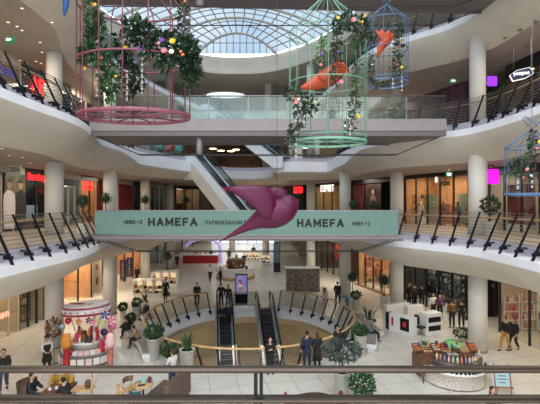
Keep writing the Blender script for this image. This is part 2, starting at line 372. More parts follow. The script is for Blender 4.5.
    for n in 'lr':
        a = Vector(P['kn' + n]); b = Vector(P['an' + n]); P['hm' + n] = tuple(a.lerp(b, .94))
    keys = ['pel', 'hpl', 'knl', 'hml', 'hpr', 'knr', 'hmr']
    sub(keys, [('pel', 'hpl'), ('hpl', 'knl'), ('knl', 'hml'), ('pel', 'hpr'), ('hpr', 'knr'), ('knr', 'hmr')], [.135, .112, .078, .062, .112, .078, .062], 'trousers', legs)
    for n in 'lr':
        a = Vector(P['an' + n]); b = Vector(P['to' + n]); m = MB()
        m.tube([a + Vector((0, .035, -.03)), a + Vector((0, 0, -.035)), a.lerp(b, .55) + Vector((0, 0, -.012)), b], [.042, .052, .05, .036], 8, rb=.85); m.build('shoe', shoes, t)
    m = MB(); m.ell(hd + Vector((0, .022, .028)), (.088, .098, .108), 12, 8)
    if long_hair: m.ell(hd + Vector((0, .065, -.10)), (.085, .05, .16), 10, 7)
    m.build('hair', hair, t)
    if hat: q = MB(); q.lathe([(.15, hd.z + .05), (.15, hd.z + .06), (.1, hd.z + .07), (.095, hd.z + .15), (0, hd.z + .17)], hd.x, hd.y, 16); q.build('hat', hat, t)
    if skirt:
        q = MB(); z0 = P['pel'][2]; q.lathe([(.13, z0 + .08), (.17, z0 - .05), (.20, z0 - .25), (.24, z0 - .5), (.23, z0 - .5), (.12, z0 + .05)], 0, 0.0, 16, sy=.85); q.build('coat_skirt', skirt, t)
    if apron:
        q = MB(); q.bbox(-.16, .16, -.185, -.15, .5, 1.35, .02); q.build('apron', apron, t)
    if held:                              # a phone or a bag is a thing of its own
        kind, hl = held; w = Vector(P['har']) * k; pos = Matrix.Translation(Vector(loc)) @ Matrix.Rotation(rz, 4, 'Z') @ w
        o = thing('phone' if kind == 'phone' else 'handbag', hl, kind, tuple(pos), rz); q = MB()
        if kind == 'phone': q.bbox(-.04, .04, -.05, -.038, -.03, .12, .004); q.build('phone_body', M_black, o)
        else:
            q.bbox(-.06, .06, -.15, .15, -.42, -.14, .02); q.build('bag_body', M_cblack, o)
            q = MB(); q.tube([(0, -.1, -.15), (0, -.04, 0), (0, .04, 0), (0, .1, -.15)], .008, 5); q.build('strap', M_cblack, o)
    return t
SKY, EXPO, SUN = 2.3, 0.1, 5.0
# ================================================================ SETTING
V1 = smooth([(-8.9,-3),(-8.9,6),(-8.7,12),(-8.5,15),(-8.3,17.5),(-8.6,20),(-9.2,23),(-9.0,27),(-8,32),(-8,38),(-7,43),(-4,46),(0,46),(3,43),(4,38),(4.8,32),(5.3,27),(6.0,24),(6.6,22.3),(7.9,20.6),(8.9,18.7),(9.3,17),(9.35,14),(9.4,8),(9.4,-3)])
V2 = smooth([(-8.8,-3),(-8.7,8),(-8.6,14),(-8.45,17.6),(-9.2,21),(-9.9,24),(-9.5,27.5),(-9.4,29.3),(-8.5,32.8),(-7.4,35.6),(-6.2,36.5),(-5.8,38.5),(-6.2,44),(-4.5,47),(-1,47),(0.3,44),(0.3,38.5),(0.8,36.6),(3,36.3),(5.2,36.6),(5.3,33),(5.4,29),(6,25),(7.2,22.8),(8.7,21.3),(9.8,20),(10.2,18),(10.2,14),(10,8),(9.8,-3)])
V3 = smooth([(-8.5,-3),(-8.4,12),(-8.3,18),(-8.8,20),(-9.6,22),(-10.4,25),(-10,30),(-8.5,36),(-7,40.5),(-6.4,42.5),(-6,46),(-3,48.5),(1,48),(3.2,44),(4.3,38),(5.2,32),(5.7,28),(6.5,24.8),(8.05,23),(9.7,21.3),(10.2,19),(10.3,14),(10.3,-3)])
WALL = [(-15.3,-3),(-15.3,22),(-14.8,28),(-14.3,37),(-14.1,42),(-13.4,48),(-11,53),(-7,55.5),(0,55.5),(3,51.5),(5.8,45),(7.8,40),(9.8,34),(12,29),(13.6,24.5),(14.5,21),(15,16),(15.5,8),(15.5,-3)]
WALLG = [(-15.3,-3),(-15.3,22),(-14.8,28),(-14.3,37),(-14.1,42),(-13.5,50),(-13.5,76),(4,76),(4.2,52),(5.8,45),(7.8,40),(9.8,34),(12,29),(13.6,24.5),(14.5,21),(15,16),(15.5,8),(15.5,-3)]
BACK = offset(WALL, 3.2); BACKG = offset(WALLG, 3.2)
HC = (-1.2, 24.5)

def slab(F, V, wall, k, far_deep=None):
    e = offset(V, .55)
    m = MB(); m.flat(e + list(reversed([tuple(p) for p in wall])), F); struct(m.build('floor', M_gfloor))
    P = [offset(V, u) for u in (.55, .55, 0, 0, 0, .5, 1.05, 1.6)]
    m = MB(); n = len(V); vs = []
    for i in range(n):
        y = V[i][1]; kb = .75
        if far_deep: kb = .75 + .6 * max(0, min(1, (y - far_deep[0]) / far_deep[1]))
        for q, z in enumerate((F, F - .38, F - .42, F - .60, F - kb, F - kb - (2 - kb) * .42, F - kb - (2 - kb) * .76, F - 2.0)):
            vs.append((P[q][i][0], P[q][i][1], z))
    fs = []; mi = []
    for i in range(n - 1):
        for q in range(7): fs.append((i * 8 + q, i * 8 + q + 1, i * 8 + 9 + q, i * 8 + 8 + q)); mi.append((0, 1, 1, 1, 2, 2, 2)[q])
    m.add(vs, fs); m.mi = mi; m.sm = [q >= 2 for q in mi]
    struct(m.build('trim_%d' % k, [M_lav, M_white, M_cream]))
    e2 = offset(V, 1.6)
    m = MB(); m.flat(e2 + list(reversed([tuple(p) for p in wall])), F - 2.0); struct(m.build('ceiling', M_ceil))
slab(F1, V1, BACK, 1); slab(F2, V2, BACK, 2, (26, 3)); slab(F3, V3, BACK, 3)
def wallstrip(P, z0, z1, name, m):
    b = MB(); n = len(P)
    b.add([(p[0], p[1], z) for p in P for z in (z0, z1)], [(2 * i, 2 * i + 1, 2 * i + 3, 2 * i + 2) for i in range(n - 1)])
    return struct(b.build(name, m))
wallstrip(BACKG, 0, 6.0, 'wall_ground', M_beige); wallstrip(BACK, F1, F2, 'wall_first', M_beige)
wallstrip(BACK, F2, F3, 'wall_second', M_beige); wallstrip(BACK, F3, 22.3, 'wall_third', M_cream)
# ground ceiling past the void
m = MB(); m.flat([(-17, 49), (-17, 80), (8, 80), (8, 49)], 4.1); struct(m.build('ceiling', M_ceil))
# ground floor with the round opening
m = MB(); N = 96; R0 = 5.9; vs = []; fs = []
x0, x1, y0, y1 = -19.0, 19.5, -3.0, 80.0
for i in range(N):
    a = 2 * PI * i / N; c, s = math.cos(a), math.sin(a)
    ts = []
    if c > 1e-6: ts.append((x1 - HC[0]) / c)
    if c < -1e-6: ts.append((x0 - HC[0]) / c)
    if s > 1e-6: ts.append((y1 - HC[1]) / s)
    if s < -1e-6: ts.append((y0 - HC[1]) / s)
    t = min(ts); vs += [(HC[0] + R0 * c, HC[1] + R0 * s, 0), (HC[0] + t * c, HC[1] + t * s, 0)]
for i in range(N): j = (i + 1) % N; fs.append((2 * i, 2 * i + 1, 2 * j + 1, 2 * j))
m.add(vs, fs)
for cx, cy in ((x0, y0), (x1, y0), (x0, y1), (x1, y1)):          # corner fills between neighbouring rays
    best = [i for i in range(N) if True]
    for i in range(N):
        j = (i + 1) % N; A = vs[2 * i + 1]; B = vs[2 * j + 1]
        if abs(A[0] - B[0]) > 1e-3 and abs(A[1] - B[1]) > 1e-3 and math.hypot(A[0] - cx, A[1] - cy) < 14 and math.hypot(B[0] - cx, B[1] - cy) < 14:
            m.add([A, B, (cx, cy, 0)], [(0, 1, 2)])
struct(m.build('floor', M_floor))
M_base = mat('basement_wall', (150, 142, 120), .7, var=.1, scale=1)
m = MB(); m.lathe([(5.9, 0), (5.9, -.38), (5.45, -.42), (5.45, -.8)], *HC, n=96, cap=False); 
struct(m.build('trim_4', M_white))
m = MB(); m.lathe([(5.45, -.8), (5.9, -1.2), (6.6, -1.6)], *HC, n=96, cap=False); struct(m.build('trim_5', M_cream))
m = MB(); m.lathe([(6.6, -1.6), (12, -1.6)], *HC, n=64, cap=False); struct(m.build('ceiling', M_ceil))
m = MB(); m.lathe([(11.0, -1.6), (11.0, -5.6)], *HC, n=48, cap=False); struct(m.build('wall_basement', M_base))
m = MB(); m.flat([(HC[0] + 12 * math.cos(2 * PI * i / 48), HC[1] + 12 * math.sin(2 * PI * i / 48)) for i in range(48)], -5.6); struct(m.build('floor', M_gfloor))

# roof: ceiling with opening, upstand ring, glass vault
cR = lambda d: -3.7 + max(0, (44 - d)) * .02
def halfw(d):
    t = max(0, min(1, (45.4 - d) / 16.0)); return 11.0 * math.sqrt(max(0, 1 - (1 - t) ** 2.0)) * .98 + .3
OP = [(-11.0, 0)]
ds = [0, 10, 20, 26, 30, 33, 35.5, 38, 40, 41.5, 43, 44, 44.8, 45.3]
OPL = [(cR(d) - halfw(d) - .0, d) for d in ds]; OPR = [(cR(d) + halfw(d), d) for d in reversed(ds)]
OPN = OPL + OPR
ZR0, ZR1 = 22.3, 24.3
m = MB(); hole = smooth(OPN, 2)
m.flat([(p[0], p[1]) for p in hole] + [(BACK[i][0], BACK[i][1]) for i in range(len(BACK) - 1, -1, -1)], ZR0); struct(m.build('ceiling', M_cream))
m = MB(); n = len(hole); O2 = offset(hole, .35)
vs = []
for i in range(n): vs += [(hole[i][0], hole[i][1], ZR0), (hole[i][0], hole[i][1], ZR0 + .25), (O2[i][0], O2[i][1], ZR0 + .35), (O2[i][0], O2[i][1], ZR1)]
m.add(vs, [(4 * i + q, 4 * i + q + 1, 4 * i + 5 + q, 4 * i + 4 + q) for i in range(n - 1) for q in range(3)], 0, False)
struct(m.build('trim_6', M_cream))
ARCH = 2.7; rr = MB(); gl = MB(); arcs = MB()
def vp(t, d, dz=0): return (cR(d) + t * (halfw(d) + .35), d, ZR1 + ARCH * (1 - t * t) * min(1, halfw(d) / 5.5 + .1) + dz)
dd = [44.4, 41.6, 38.8, 36, 33, 30, 27, 24, 21, 18, 12]
for d in dd: arcs.tube([vp(-1 + 2 * k / 24, d) for k in range(25)], .16, 6)
for k in range(1, 16): rr.tube([vp(-1 + 2 * k / 16, d, .06) for d in dd], .055, 5)
for a, b in zip(dd, dd[1:]):
    for q in (1 / 3, 2 / 3): rr.tube([vp(-1 + 2 * k / 24, a + (b - a) * q, .06) for k in range(25)], .05, 5)
vs = [vp(-1 + 2 * k / 24, d, .12) for d in dd for k in range(25)]
gl.add(vs, [(i * 25 + k, i * 25 + k + 1, i * 25 + 26 + k, i * 25 + 25 + k) for i in range(len(dd) - 1) for k in range(24)])
gb = MB()
for k in range(1, 24, 2):
    x, y, z = vp(-1 + 2 * k / 24, 44.4); gb.tube([(x, y + .05, ZR1), (x, y + .05, z)], .045, 5)
gb.tube([vp(-.72, 44.4)[:2] + (ZR1 + 1.15,), vp(.72, 44.4)[:2] + (ZR1 + 1.15,)], .045, 5)
roof = link('window_1', None, None, (0, 0, 0)); roof['kind'] = 'structure'
M_rib = mat('white_roof_steel', (214, 208, 200), .5, var=.03); M_rib2 = mat('brown_grey_mullion', (150, 136, 132), .5)
arcs.build('roof_arch', M_rib, roof); rr.build('glazing_bar', M_rib2, roof); gl.build('roof_glazing', M_rglass, roof); gb.build('gable_bar', M_rib2, roof)
m = MB(); gv = [vp(-1 + 2 * k / 24, 44.4) for k in range(25)]; m.add([(p[0], p[1] + .1, ZR1) for p in gv] + [(p[0], p[1] + .1, p[2]) for p in gv], [(i, i + 1, 26 + i, 25 + i) for i in range(24)]); m.build('gable_glazing', M_rglass, roof)
# oval skylight further back
M_sky = mat('bright_skylight', (235, 240, 245), .5, emit=1.3)
m = MB(); m.lathe([(2.9, 22.26), (2.9, 22.20), (2.6, 22.20), (2.6, 22.28)], -6.0, 54.0, 32, sy=.62, cap=False); w = struct(m.build('window_2', M_white))
m = MB(); m.lathe([(0, 22.24), (2.62, 22.24)], -6.0, 54.0, 32, sy=.62, cap=False); m.build('skylight_pane', M_sky, w)

# ---------------------------------------------------------------- columns
CN = 0
def column(x, y, F, label, h=4.6, r=.46):
    if F == F2: r = .39
    t = thing('column', label, 'column', (x, y, F))
    m = MB(); m.lathe([(r, 0.02), (r, h)], n=32); m.build('shaft', M_col, t)
    m = MB(); m.lathe([(r + .015, 0), (r + .015, .1), (r, .12)], n=32); m.build('base_ring', M_taupe, t)
LCs = [((-11.6, 21.5), 'nearest on the left side'), ((-11.2, 28), 'second on the left side'), ((-12, 38.5), 'third on the left side'), ((-11.8, 47), 'fourth on the left side')]
RCs = [((10.9, 21), 'nearest on the right side'), ((9.1, 28.7), 'second on the right side'), ((6.2, 33), 'third on the right side'), ((4.3, 42), 'fourth on the right side')]
for F, nm in ((0, 'ground floor'), (F1, 'first gallery level'), (F2, 'second gallery level'), (F3, 'top gallery level')):
    for (p, w) in LCs + RCs:
        if F == F3 and w.startswith(('nearest', 'second', 'third')) : continue
        if F == F2 and w.startswith(('third on the left', 'fourth on the left')): pass
        hh = {0: 4.6, F1: 4.5, F2: 4.8, F3: 4.5}[F]
        column(p[0], p[1], F, 'white round column on the %s, %s' % (nm, w), hh)
column(-0.2, 49.2, F3, 'white round column at the far end of the top level', 4.5)
column(2.6, 47.5, F2, 'white round column behind the far escalator landing', 3.9)
column(-0.6, 57, 0, 'cream round column far along the ground floor hall', 4.1, .5); column(-6.2, 66, 0, 'cream round column near the bright entrance', 4.1, .5)
column(-8.3, 47.3, F2, 'white round column beside the coloured lounge seats', 3.9); column(-9.6, 38, F2, 'white round column behind the coloured lounge seats', 3.9)

# ---------------------------------------------------------------- gallery railings
def sub_curve(V, y0, y1, side):
    half = max(range(len(V)), key=lambda i: V[i][1])
    P = V[:half + 1] if side < 0 else V[half:]
    P = [p for p in P if y0 <= p[1] <= y1]
    return P
def walk(P, step):
    out = []; acc = 0; nxt = 0
    for i in range(len(P) - 1):
        a = Vector(P[i][:2]); b = Vector(P[i + 1][:2]); L = (b - a).length
        while nxt <= acc + L:
            q = a + (b - a) * ((nxt - acc) / L); out.append((q, (b - a).normalized())); nxt += step
        acc += L
    return out
pm = MB()
for s in (-.022, .022):
    pm.prism([(0, -.02), (.07, -.02), (.83, 1.66), (.79, 1.68), (0, .02)], s - .012, s + .012, 0, Matrix(((0, 0, 1, 0), (1, 0, 0, 0), (0, 1, 0, 0), (0, 0, 0, 1))))
pm.box(-.05, .05, .04, .34, .18, .30); pm.box(-.035, .035, .12, .50, .30, .38)
post_me = None
def railing(label, V, F, y0, y1, side, step=1.02, wires=9):
    global post_me
    P = sub_curve(V, y0, y1, side); o = P[len(P) // 2]
    t = thing('gallery_railing', label, 'railing', (o[0], o[1], F))
    T = Matrix.Translation((-o[0], -o[1], -F))
    for q, tg in walk(P, step):
        n = Vector((-tg.y, tg.x)); rz = math.atan2(n.y, n.x) - PI / 2
        if post_me is None:
            ob = pm.build('post', M_black, t); post_me = ob.data
        else: ob = link('post', post_me, t)
        ob.location = (q.x - o[0], q.y - o[1], -.42); ob.rotation_euler = (0, 0, rz)
    def curve(u, z): return [T @ Vector((p[0], p[1], F + z)) for p in offset(P, u)]
    m = MB()
    for k in range(wires):
        f = .22 + .72 * k / (wires - 1); m.tube(curve(.05 + .77 * f, -.42 + 1.62 * f), .014, 4)
    m.build('wire', M_steel, t)
    m = MB(); m.tube(curve(.88, 1.0), .032, 8); m.build('handrail', M_wood, t)
    m = MB(); m.tube(curve(.80, 1.22), .014, 5); m.build('top_wire', M_steel, t)
railing('black raked railing of the first gallery on the left, with wires and wood handrail', V1, F1, 8, 22.5, -1)
railing('black raked railing of the first gallery on the right, in front of the mannequin shop', V1, F1, 9, 22.8, 1)
railing('black raked railing on the second gallery at left, in front of the big red letters', V2, F2, 8, 20.2, -1)
railing('short black railing on the second gallery at left, just behind the glass bridge', V2, F2, 22.6, 29, -1, .8)
railing('black raked railing on the second gallery at right, below the blue lozenge sign', V2, F2, 9, 22, 1)
railing('short black railing on the second gallery at right behind the green cage', V2, F2, 24, 33, 1)
railing('black railing on the top gallery at upper right behind the blue cage', V3, F3, 17, 34, 1)

# glass balustrades on the far second level landings
def glassrail(label, P, F, h=1.1):
    o = P[0]; t = thing('glass_balustrade', label, 'balustrade', (o[0], o[1], F))
    for a, b in zip(P, P[1:]):
        A = Vector((a[0] - o[0], a[1] - o[1], 0)); B = Vector((b[0] - o[0], b[1] - o[1], 0)); d = (B - A).normalized(); A2 = A + d * .03; B2 = B - d * .03
        n = Vector((-d.y, d.x, 0)) * .008; z0 = Vector((0, 0, -.1)); z1 = Vector((0, 0, h))
        m = MB(); m.add([A2 - n + z0, B2 - n + z0, B2 + n + z0, A2 + n + z0, A2 - n + z1, B2 - n + z1, B2 + n + z1, A2 + n + z1], [(3, 2, 1, 0), (4, 5, 6, 7), (0, 1, 5, 4), (1, 2, 6, 5), (2, 3, 7, 6), (3, 0, 4, 7)])
        m.build('glass_panel', M_glass, t)
    m = MB(); m.tube([(p[0] - o[0], p[1] - o[1], h) for p in P], .03, 6); m.build('handrail', M_steel, t)
glassrail('glass balustrade along the lounge landing behind the left cage', offset([p for p in V2 if p[1] > 29 and p[1] < 36 and p[0] < -6][::2], .3), F2)
glassrail('glass balustrade of the far right landing below the green cage', offset([p for p in V2 if p[1] > 36 and p[0] > 1.9 and p[0] < 5.3][::1], .3), F2)
glassrail('glass balustrade on the top level at the far end', offset([p for p in V3 if p[1] > 44][::2], .3), F3)
glassrail('glass balustrade on the top level far left side', offset([p for p in V3 if 22 < p[1] < 41 and p[0] < 0][::2], .3), F3)

# ---------------------------------------------------------------- bridges
def bridge(label, F, xl, xr, ya, yb, zt, zb, glassy=True, rods=True, strutx=(), skew=0.0, rodz=-1.6, ry=(.3, .75)):
    t = thing('footbridge', label, 'bridge', ((xl + xr) / 2, ya, F)); cx = (xl + xr) / 2; hw = (xr - xl) / 2
    def sk(x): return skew * x
    m = MB(); m.prism([(-hw, sk(-hw)), (hw, sk(hw)), (hw, yb - ya + sk(hw)), (-hw, yb - ya + sk(-hw))], zb - F + .05, -.02); m.build('deck', M_taupe2, t)
    for e, yy in ((0, 0), (1, yb - ya)):
        m = MB(); m.prism([(-hw, yy - .06 + sk(-hw)), (hw, yy - .06 + sk(hw)), (hw, yy + .06 + sk(hw)), (-hw, yy + .06 + sk(-hw))], zb - F + (zt - zb) * .30, zt - F); m.build('fascia', M_taupe, t)
        m = MB(); m.prism([(-hw, yy - .02 + sk(-hw)), (hw, yy - .02 + sk(hw)), (hw, yy + .1 + sk(hw)), (-hw, yy + .1 + sk(-hw))], zb - F, zb - F + (zt - zb) * .30 - .003); m.build('beam_flange', M_taupe2, t)
        if glassy:
            npan = max(2, int(2 * hw / 1.9)); 
            for k in range(npan):
                a = -hw + 2 * hw * k / npan + .02; b = -hw + 2 * hw * (k + 1) / npan - .02
                m = MB(); m.box(a, b, yy - .01 + sk(a), yy + .01 + sk(a), zt - F - .1, 1.15); m.build('glass_panel', M_glass, t)
                if k: m = MB(); m.box(a - .05, a + .01, yy + .01, yy + .05, zt - F, 1.15); m.build('baluster', M_steel, t)
            m = MB(); m.tube([(-hw, yy + sk(-hw), 1.2), (hw, yy + sk(hw), 1.2)], .035, 8); m.build('handrail', M_steel, t)
    for x in strutx:
        m = MB(); m.tube([(x - cx, .35 + sk(x), zb - F), (x - cx, .35 + sk(x), rodz)], .15 if strutx else .1, 12); m.build('strut', M_taupe, t)
    if rods:
        for yy in ry:
            pts = [(-hw, yy + sk(-hw), zb - F + .1), (-hw * .74, yy, rodz + .02), (0, yy, rodz), (hw * .74, yy, rodz + .02), (hw, yy + sk(hw), zb - F + .1)]
            m = MB(); m.tube(pts, .024, 6); m.build('tie_rod', M_dsteel, t)
    return t
bridge('footbridge with glass sides and taupe beam, crossing the second level', F2, -9.0, 8.8, 20, 23.2, 11.95, 11.1, True, True, (-3.6, 2.4), rodz=-1.7)
bridge('footbridge overhead at the top of the view, seen from below', F3, -9.6, 10.3, 16.6, 18.9, 17.75, 16.95, True, True, (-2.95,), 0.05, rodz=-1.75, ry=(.3, 2.1))
t = bridge('first level footbridge carrying the mint green advertising banner', F1, -9.0, 6.7, 20.1, 32.6, 6.15, 5.85, False, True, (), rodz=-.85)
m = MB(); m.box(-7.9, 7.8, -.05, .03, .02, .06); m.build('banner_rail', M_steel, t)

# banner
bn = thing('advertising_banner', 'long mint green banner with large black lettering on the first level bridge', 'banner', (-1.15, 20.0, F1))
M_mint = mat('mint_banner', (108, 137, 128), .7, var=.02, scale=.5); M_ink = mat('black_print', (18, 20, 22), .6)
m = MB(); W0, W1 = at(95, 212, 20)[0] + 1.15, at(398, 212, 20)[0] + 1.15
m.bbox(W0, W1, -.05, .0, .08, 1.24, .012); bp_ = m.build('banner_panel', M_mint, bn)
m = MB(); m.box(W0, W1, -.07, .03, 1.24, 1.29); m.box(W0, W1, -.07, .03, .03, .08); m.build('banner_frame', M_steel, bn)
def bt(s, px0, px1, py, hpx, bold):
    x0 = at(px0, py, 19.93)[0] + 1.15; x1 = at(px1, py, 19.93)[0] + 1.15; z = at(0, py, 19.93)[2] - F1
    text(s, x1 - x0, hpx * 19.93 / 400, ((x0 + x1) / 2, -.062, z), 0, M_ink, bp_, 'lettering', bold, .004)
bt('HAMEFA', 148, 197.5, 221.9, 8.4, .055); bt('HAMEFA', 297, 344, 223.0, 8.2, .055)
bt('НИВО +2', 124, 142, 222, 4.0, .035); bt('НИВО +2', 352, 370, 223.6, 4.0, .035)
bt('ПЪРВОКЛАСНИ БЪ', 205, 250, 222.4, 4.0, .035); bt('РГЕРИ', 251, 267, 222.6, 4.0, .035)

# foreground: the viewing bridge and its rail
t = thing('footbridge', 'bridge edge in the foreground behind its steel handrail', 'bridge', (0, -1, F1))
m = MB(); m.box(-9.2, 9.6, -1.2, 2.45, -.3, 0); m.build('deck', M_gfloor, t)
t = thing('foreground_railing', 'two slim metal rails with a black post right in front of the viewer', 'railing', (0, 1.45, F1))
M_rail = mat('satin_bronze_rail', (74, 63, 54), .32, .8, var=.05)
def zr(py): return at(0, py, 1.45)[2] - F1
m = MB(); m.tube([(-6, 0, zr(369.3)), (6, 0, zr(369.3))], .024, 12, rb=.44); m.build('top_rail', M_rail, t)
m = MB(); m.tube([(-6, 0, zr(399.0)), (6, 0, zr(399.0))], .028, 12, rb=.36); m.build('lower_rail', M_rail, t)
for s, e in ((-1, 0), (1, 0)):
    m = MB(); x = at(258.5, 0, 1.45)[0]; m.box(x + s * .010 - .006, x + s * .010 + .006, -.02, .03, 0, zr(371)); m.build('post_plate', M_black, t)

# ---------------------------------------------------------------- escalators
M_lsteel = mat('light_steel', (206, 212, 222), .4, .3); M_step = mat('dark_escalator_step', (58, 58, 62), .5, .3, var=.2, scale=30); M_ebal = glass('escalator_glass', (190, 208, 210), .2)
def escalator(label, T, B, w=1.0, truss=M_white, solid=False, flip=False, dp=.75, dp2=0):
    T = Vector(T); B = Vector(B); t = thing('escalator', label, 'escalator', tuple(B))
    h = T.z - B.z; D = Vector((T.x - B.x, T.y - B.y, 0)); L = D.length; d = D.normalized(); s = Vector((-d.y, d.x, 0))
    M = Matrix(((d.x, s.x, 0, 0), (d.y, s.y, 0, 0), (0, 0, 1, 0), (0, 0, 0, 1)))
    def hz(x):
        q = min(1, max(0, (x - .6) / (L - 1.2))); return h * q
    prof = [-.4, .3, .6] + [.6 + (L - 1.2) * k / 8 for k in range(1, 8)] + [L - .6, L - .3, L + .5]
    for e in (-1, 1):
        y = e * (w / 2 + .12)
        m = MB(); top = [M @ Vector((x, y, hz(x) + .12)) for x in prof]; bot = [M @ Vector((x, y, hz(x) - dp)) for x in prof]
        n = len(prof); off = M.to_3x3() @ Vector((0, .14 * e, 0)); vs = top + bot + [p + off for p in top] + [p + off for p in bot]
        fs = []
        for i in range(n - 1): fs += [(i, i + 1, n + i + 1, n + i), (2 * n + i, 3 * n + i, 3 * n + i + 1, 2 * n + i + 1), (i, 2 * n + i, 2 * n + i + 1, i + 1)]
        fs += [(0, n, 3 * n, 2 * n), (n - 1, 3 * n - 1, 4 * n - 1, 2 * n - 1)]
        m.add(vs, fs); m.build('side_panel', truss, t)
        m = MB(); y = e * (w / 2 + .13); b0 = [M @ Vector((x, y, hz(x) + .12)) for x in prof]; t0 = [M @ Vector((x, y, hz(x) + .93)) for x in prof]
        m.add(b0 + t0, [(i, i + 1, n + i + 1, n + i) for i in range(n - 1)]); m.build('glass_balustrade', M_ebal if not solid else M_ebal, t)
        m = MB()
        nb = [M @ Vector((-.4 - .28 * math.sin(a), y, hz(-.4) + .53 + .42 * math.cos(a))) for a in (2.6, 2.0, 1.4, .8, .3)]
        nt_ = [M @ Vector((L + .5 + .28 * math.sin(a), y, h + .53 + .42 * math.cos(a))) for a in (.3, .8, 1.4, 2.0, 2.6)]
        m.tube(nb + [M @ Vector((x, y, hz(x) + .95)) for x in prof] + nt_, .05, 6); m.build('handrail', M_black, t)
        m = MB(); m.tube([M @ Vector((x, y - e * .08, hz(x) + .16)) for x in prof], .075, 4); m.build('skirt_trim', M_lsteel, t)
    dq = dp2 or dp
    if dp2:
        for e in (-1, 1):
            m = MB(); m.add([M @ Vector((x, e * (w / 2 + .22), max(-.2, hz(x) - q))) for x in prof for q in (dp, dp2)], [(2 * i, 2 * i + 1, 2 * i + 3, 2 * i + 2) for i in range(len(prof) - 1)]); m.build('lower_cladding', M_cream, t)
    m = MB(); un = [M @ Vector((x, e * (w / 2 + .22), max(-.2, hz(x) - dq) if dp2 else hz(x) - dq)) for x in prof for e in (-1, 1)]
    m.add(un, [(2 * i, 2 * i + 1, 2 * i + 3, 2 * i + 2) for i in range(len(prof) - 1)]); m.build('underside', M_cream if truss is M_white else truss, t)
    ns = max(6, int(h / .21)); sm = None; rise = h / ns; run = (L - 1.2) / ns
    q = MB(); q.box(0, run + .02, -w / 2, w / 2, -.3, 0)
    for k in range(9): q.box(.0, run, -w / 2 + .06 + k * (w - .12) / 8 - .008, -w / 2 + .06 + k * (w - .12) / 8 + .008, 0, .012)
    q.box(-.012, 0.0, -w / 2, w / 2, -.02, .006, 1)
    for k in range(ns):
        if sm is None: ob = q.build('step', [M_step, M_steel], t); sm = ob.data
        else: ob = link('step', sm, t)
        ob.matrix_local = Matrix.Translation(M @ Vector((.6 + run * k, 0, rise * (k + 1)))) @ M
    m = MB(); m.box(L - .6, L + .7, -w / 2, w / 2, h - .1, h + .01, 0, M); m.build('landing_plate', M_steel, t); m = MB(); m.box(-.6, .6, -w / 2, w / 2, -.1, .01, 0, M); m.build('landing_plate', M_steel, t)
    return t, M, hz, L
M_etr = mat('steel_escalator_cladding', (188, 194, 206), .35, .25)
def down_pt(top, L, h, dx=.15):
    n = math.hypot(dx, 1); return (top[0] + dx / n * L, top[1] - L / n, top[2] - h)
E1 = ((-3.45, 30.1, 0)); E2 = ((-.45, 30.1, 0))
eA = escalator('descending escalator on the left in the round opening, carrying four people', E1, down_pt(E1, 9.6, 5.55), .82, M_etr)
eB = escalator('empty escalator on the right in the round opening', E2, down_pt(E2, 9.6, 5.55), .82, M_etr)
escalator('long white escalator between the first and second levels behind the magenta bird', (-7.0, 36.7, F2), (-0.9, 32.3, F1), 1.0, dp=.7, dp2=2.1)
eC = escalator('far escalator with glass sides linking the top level and the second level', (-6.6, 42.2, F3), (1.2, 36.9, F2), 1.0, dp=1.0)

# ---------------------------------------------------------------- round opening railing
t = thing('round_railing', 'round wood topped railing around the floor opening with raked black posts', 'railing', (*HC, 0))
M_hwood = mat('golden_wood_handrail', (206, 170, 122), .4, rgb2=(190, 152, 104), scale=4)
a0, a1 = math.radians(124), math.radians(360 + 71)
pm2 = MB()
for s in (-.022, .022):
    pm2.prism([(0, 0), (.08, 0), (.74, 1.48), (.68, 1.50)], s - .01, s + .01, 0, Matrix(((0, 0, 1, 0), (1, 0, 0, 0), (0, 1, 0, 0), (0, 0, 0, 1))))
pm2.box(-.06, .06, .02, .32, .12, .28)
pme = None; NP = 32
for k in range(NP + 1):
    a = a0 + (a1 - a0) * k / NP
    if pme is None: ob = pm2.build('post', M_black, t); pme = ob.data
    else: ob = link('post', pme, t)
    ob.location = (5.5 * math.cos(a), 5.5 * math.sin(a), -.42); ob.rotation_euler = (0, 0, a - PI / 2)
def arc(r, z, n=72): return [(r * math.cos(a0 + (a1 - a0) * k / n), r * math.sin(a0 + (a1 - a0) * k / n), z) for k in range(n + 1)]
m = MB()
for k in range(8): f = .2 + .7 * k / 7; m.tube(arc(5.55 + .66 * f, -.42 + 1.48 * f), .012, 4)
m.build('wire', M_steel, t)
m = MB(); m.tube(arc(6.22, 1.08), .065, 10, rb=.8); m.build('handrail', M_hwood, t)
m = MB()
for (xa, xb) in ((-2.75, -1.15),):
    m.box(xa - HC[0], xb - HC[0], 5.6, 5.62, .02, 1.05)
m.build('glass_panel', M_glass, t)
# ================================================================ SHOPS
def on_wall(px, P=WALL):
    k = (px - 270) / 400.0; best = None
    for a, b in zip(P, P[1:]):
        fa = a[0] - k * a[1]; fb = b[0] - k * b[1]
        if fa * fb <= 0 and abs(fa - fb) > 1e-9:
            t = fa / (fa - fb); q = (a[0] + (b[0] - a[0]) * t, a[1] + (b[1] - a[1]) * t)
            if q[1] > 5 and (best is None or q[1] < best[1]): best = q
    return best
M_frame = mat('dark_shop_frame', (52, 46, 44), .4, .3); M_framew = mat('pale_shop_frame', (196, 186, 170), .5); M_warmw = mat('warm_shop_wall', (206, 176, 134), .7, var=.15, scale=2)
M_orange = mat('orange_shop_wall', (196, 142, 100), .7, var=.15, scale=2); M_dark = mat('charcoal_shop_wall', (42, 38, 40), .6, var=.2, scale=2)
M_redw = mat('deep_red_panel', (132, 44, 44), .6, var=.1); M_greyw = mat('grey_shop_wall', (140, 140, 138), .7, var=.1, scale=2); M_pinkw = mat('pinkish_shop_wall', (176, 150, 134), .7, var=.08)
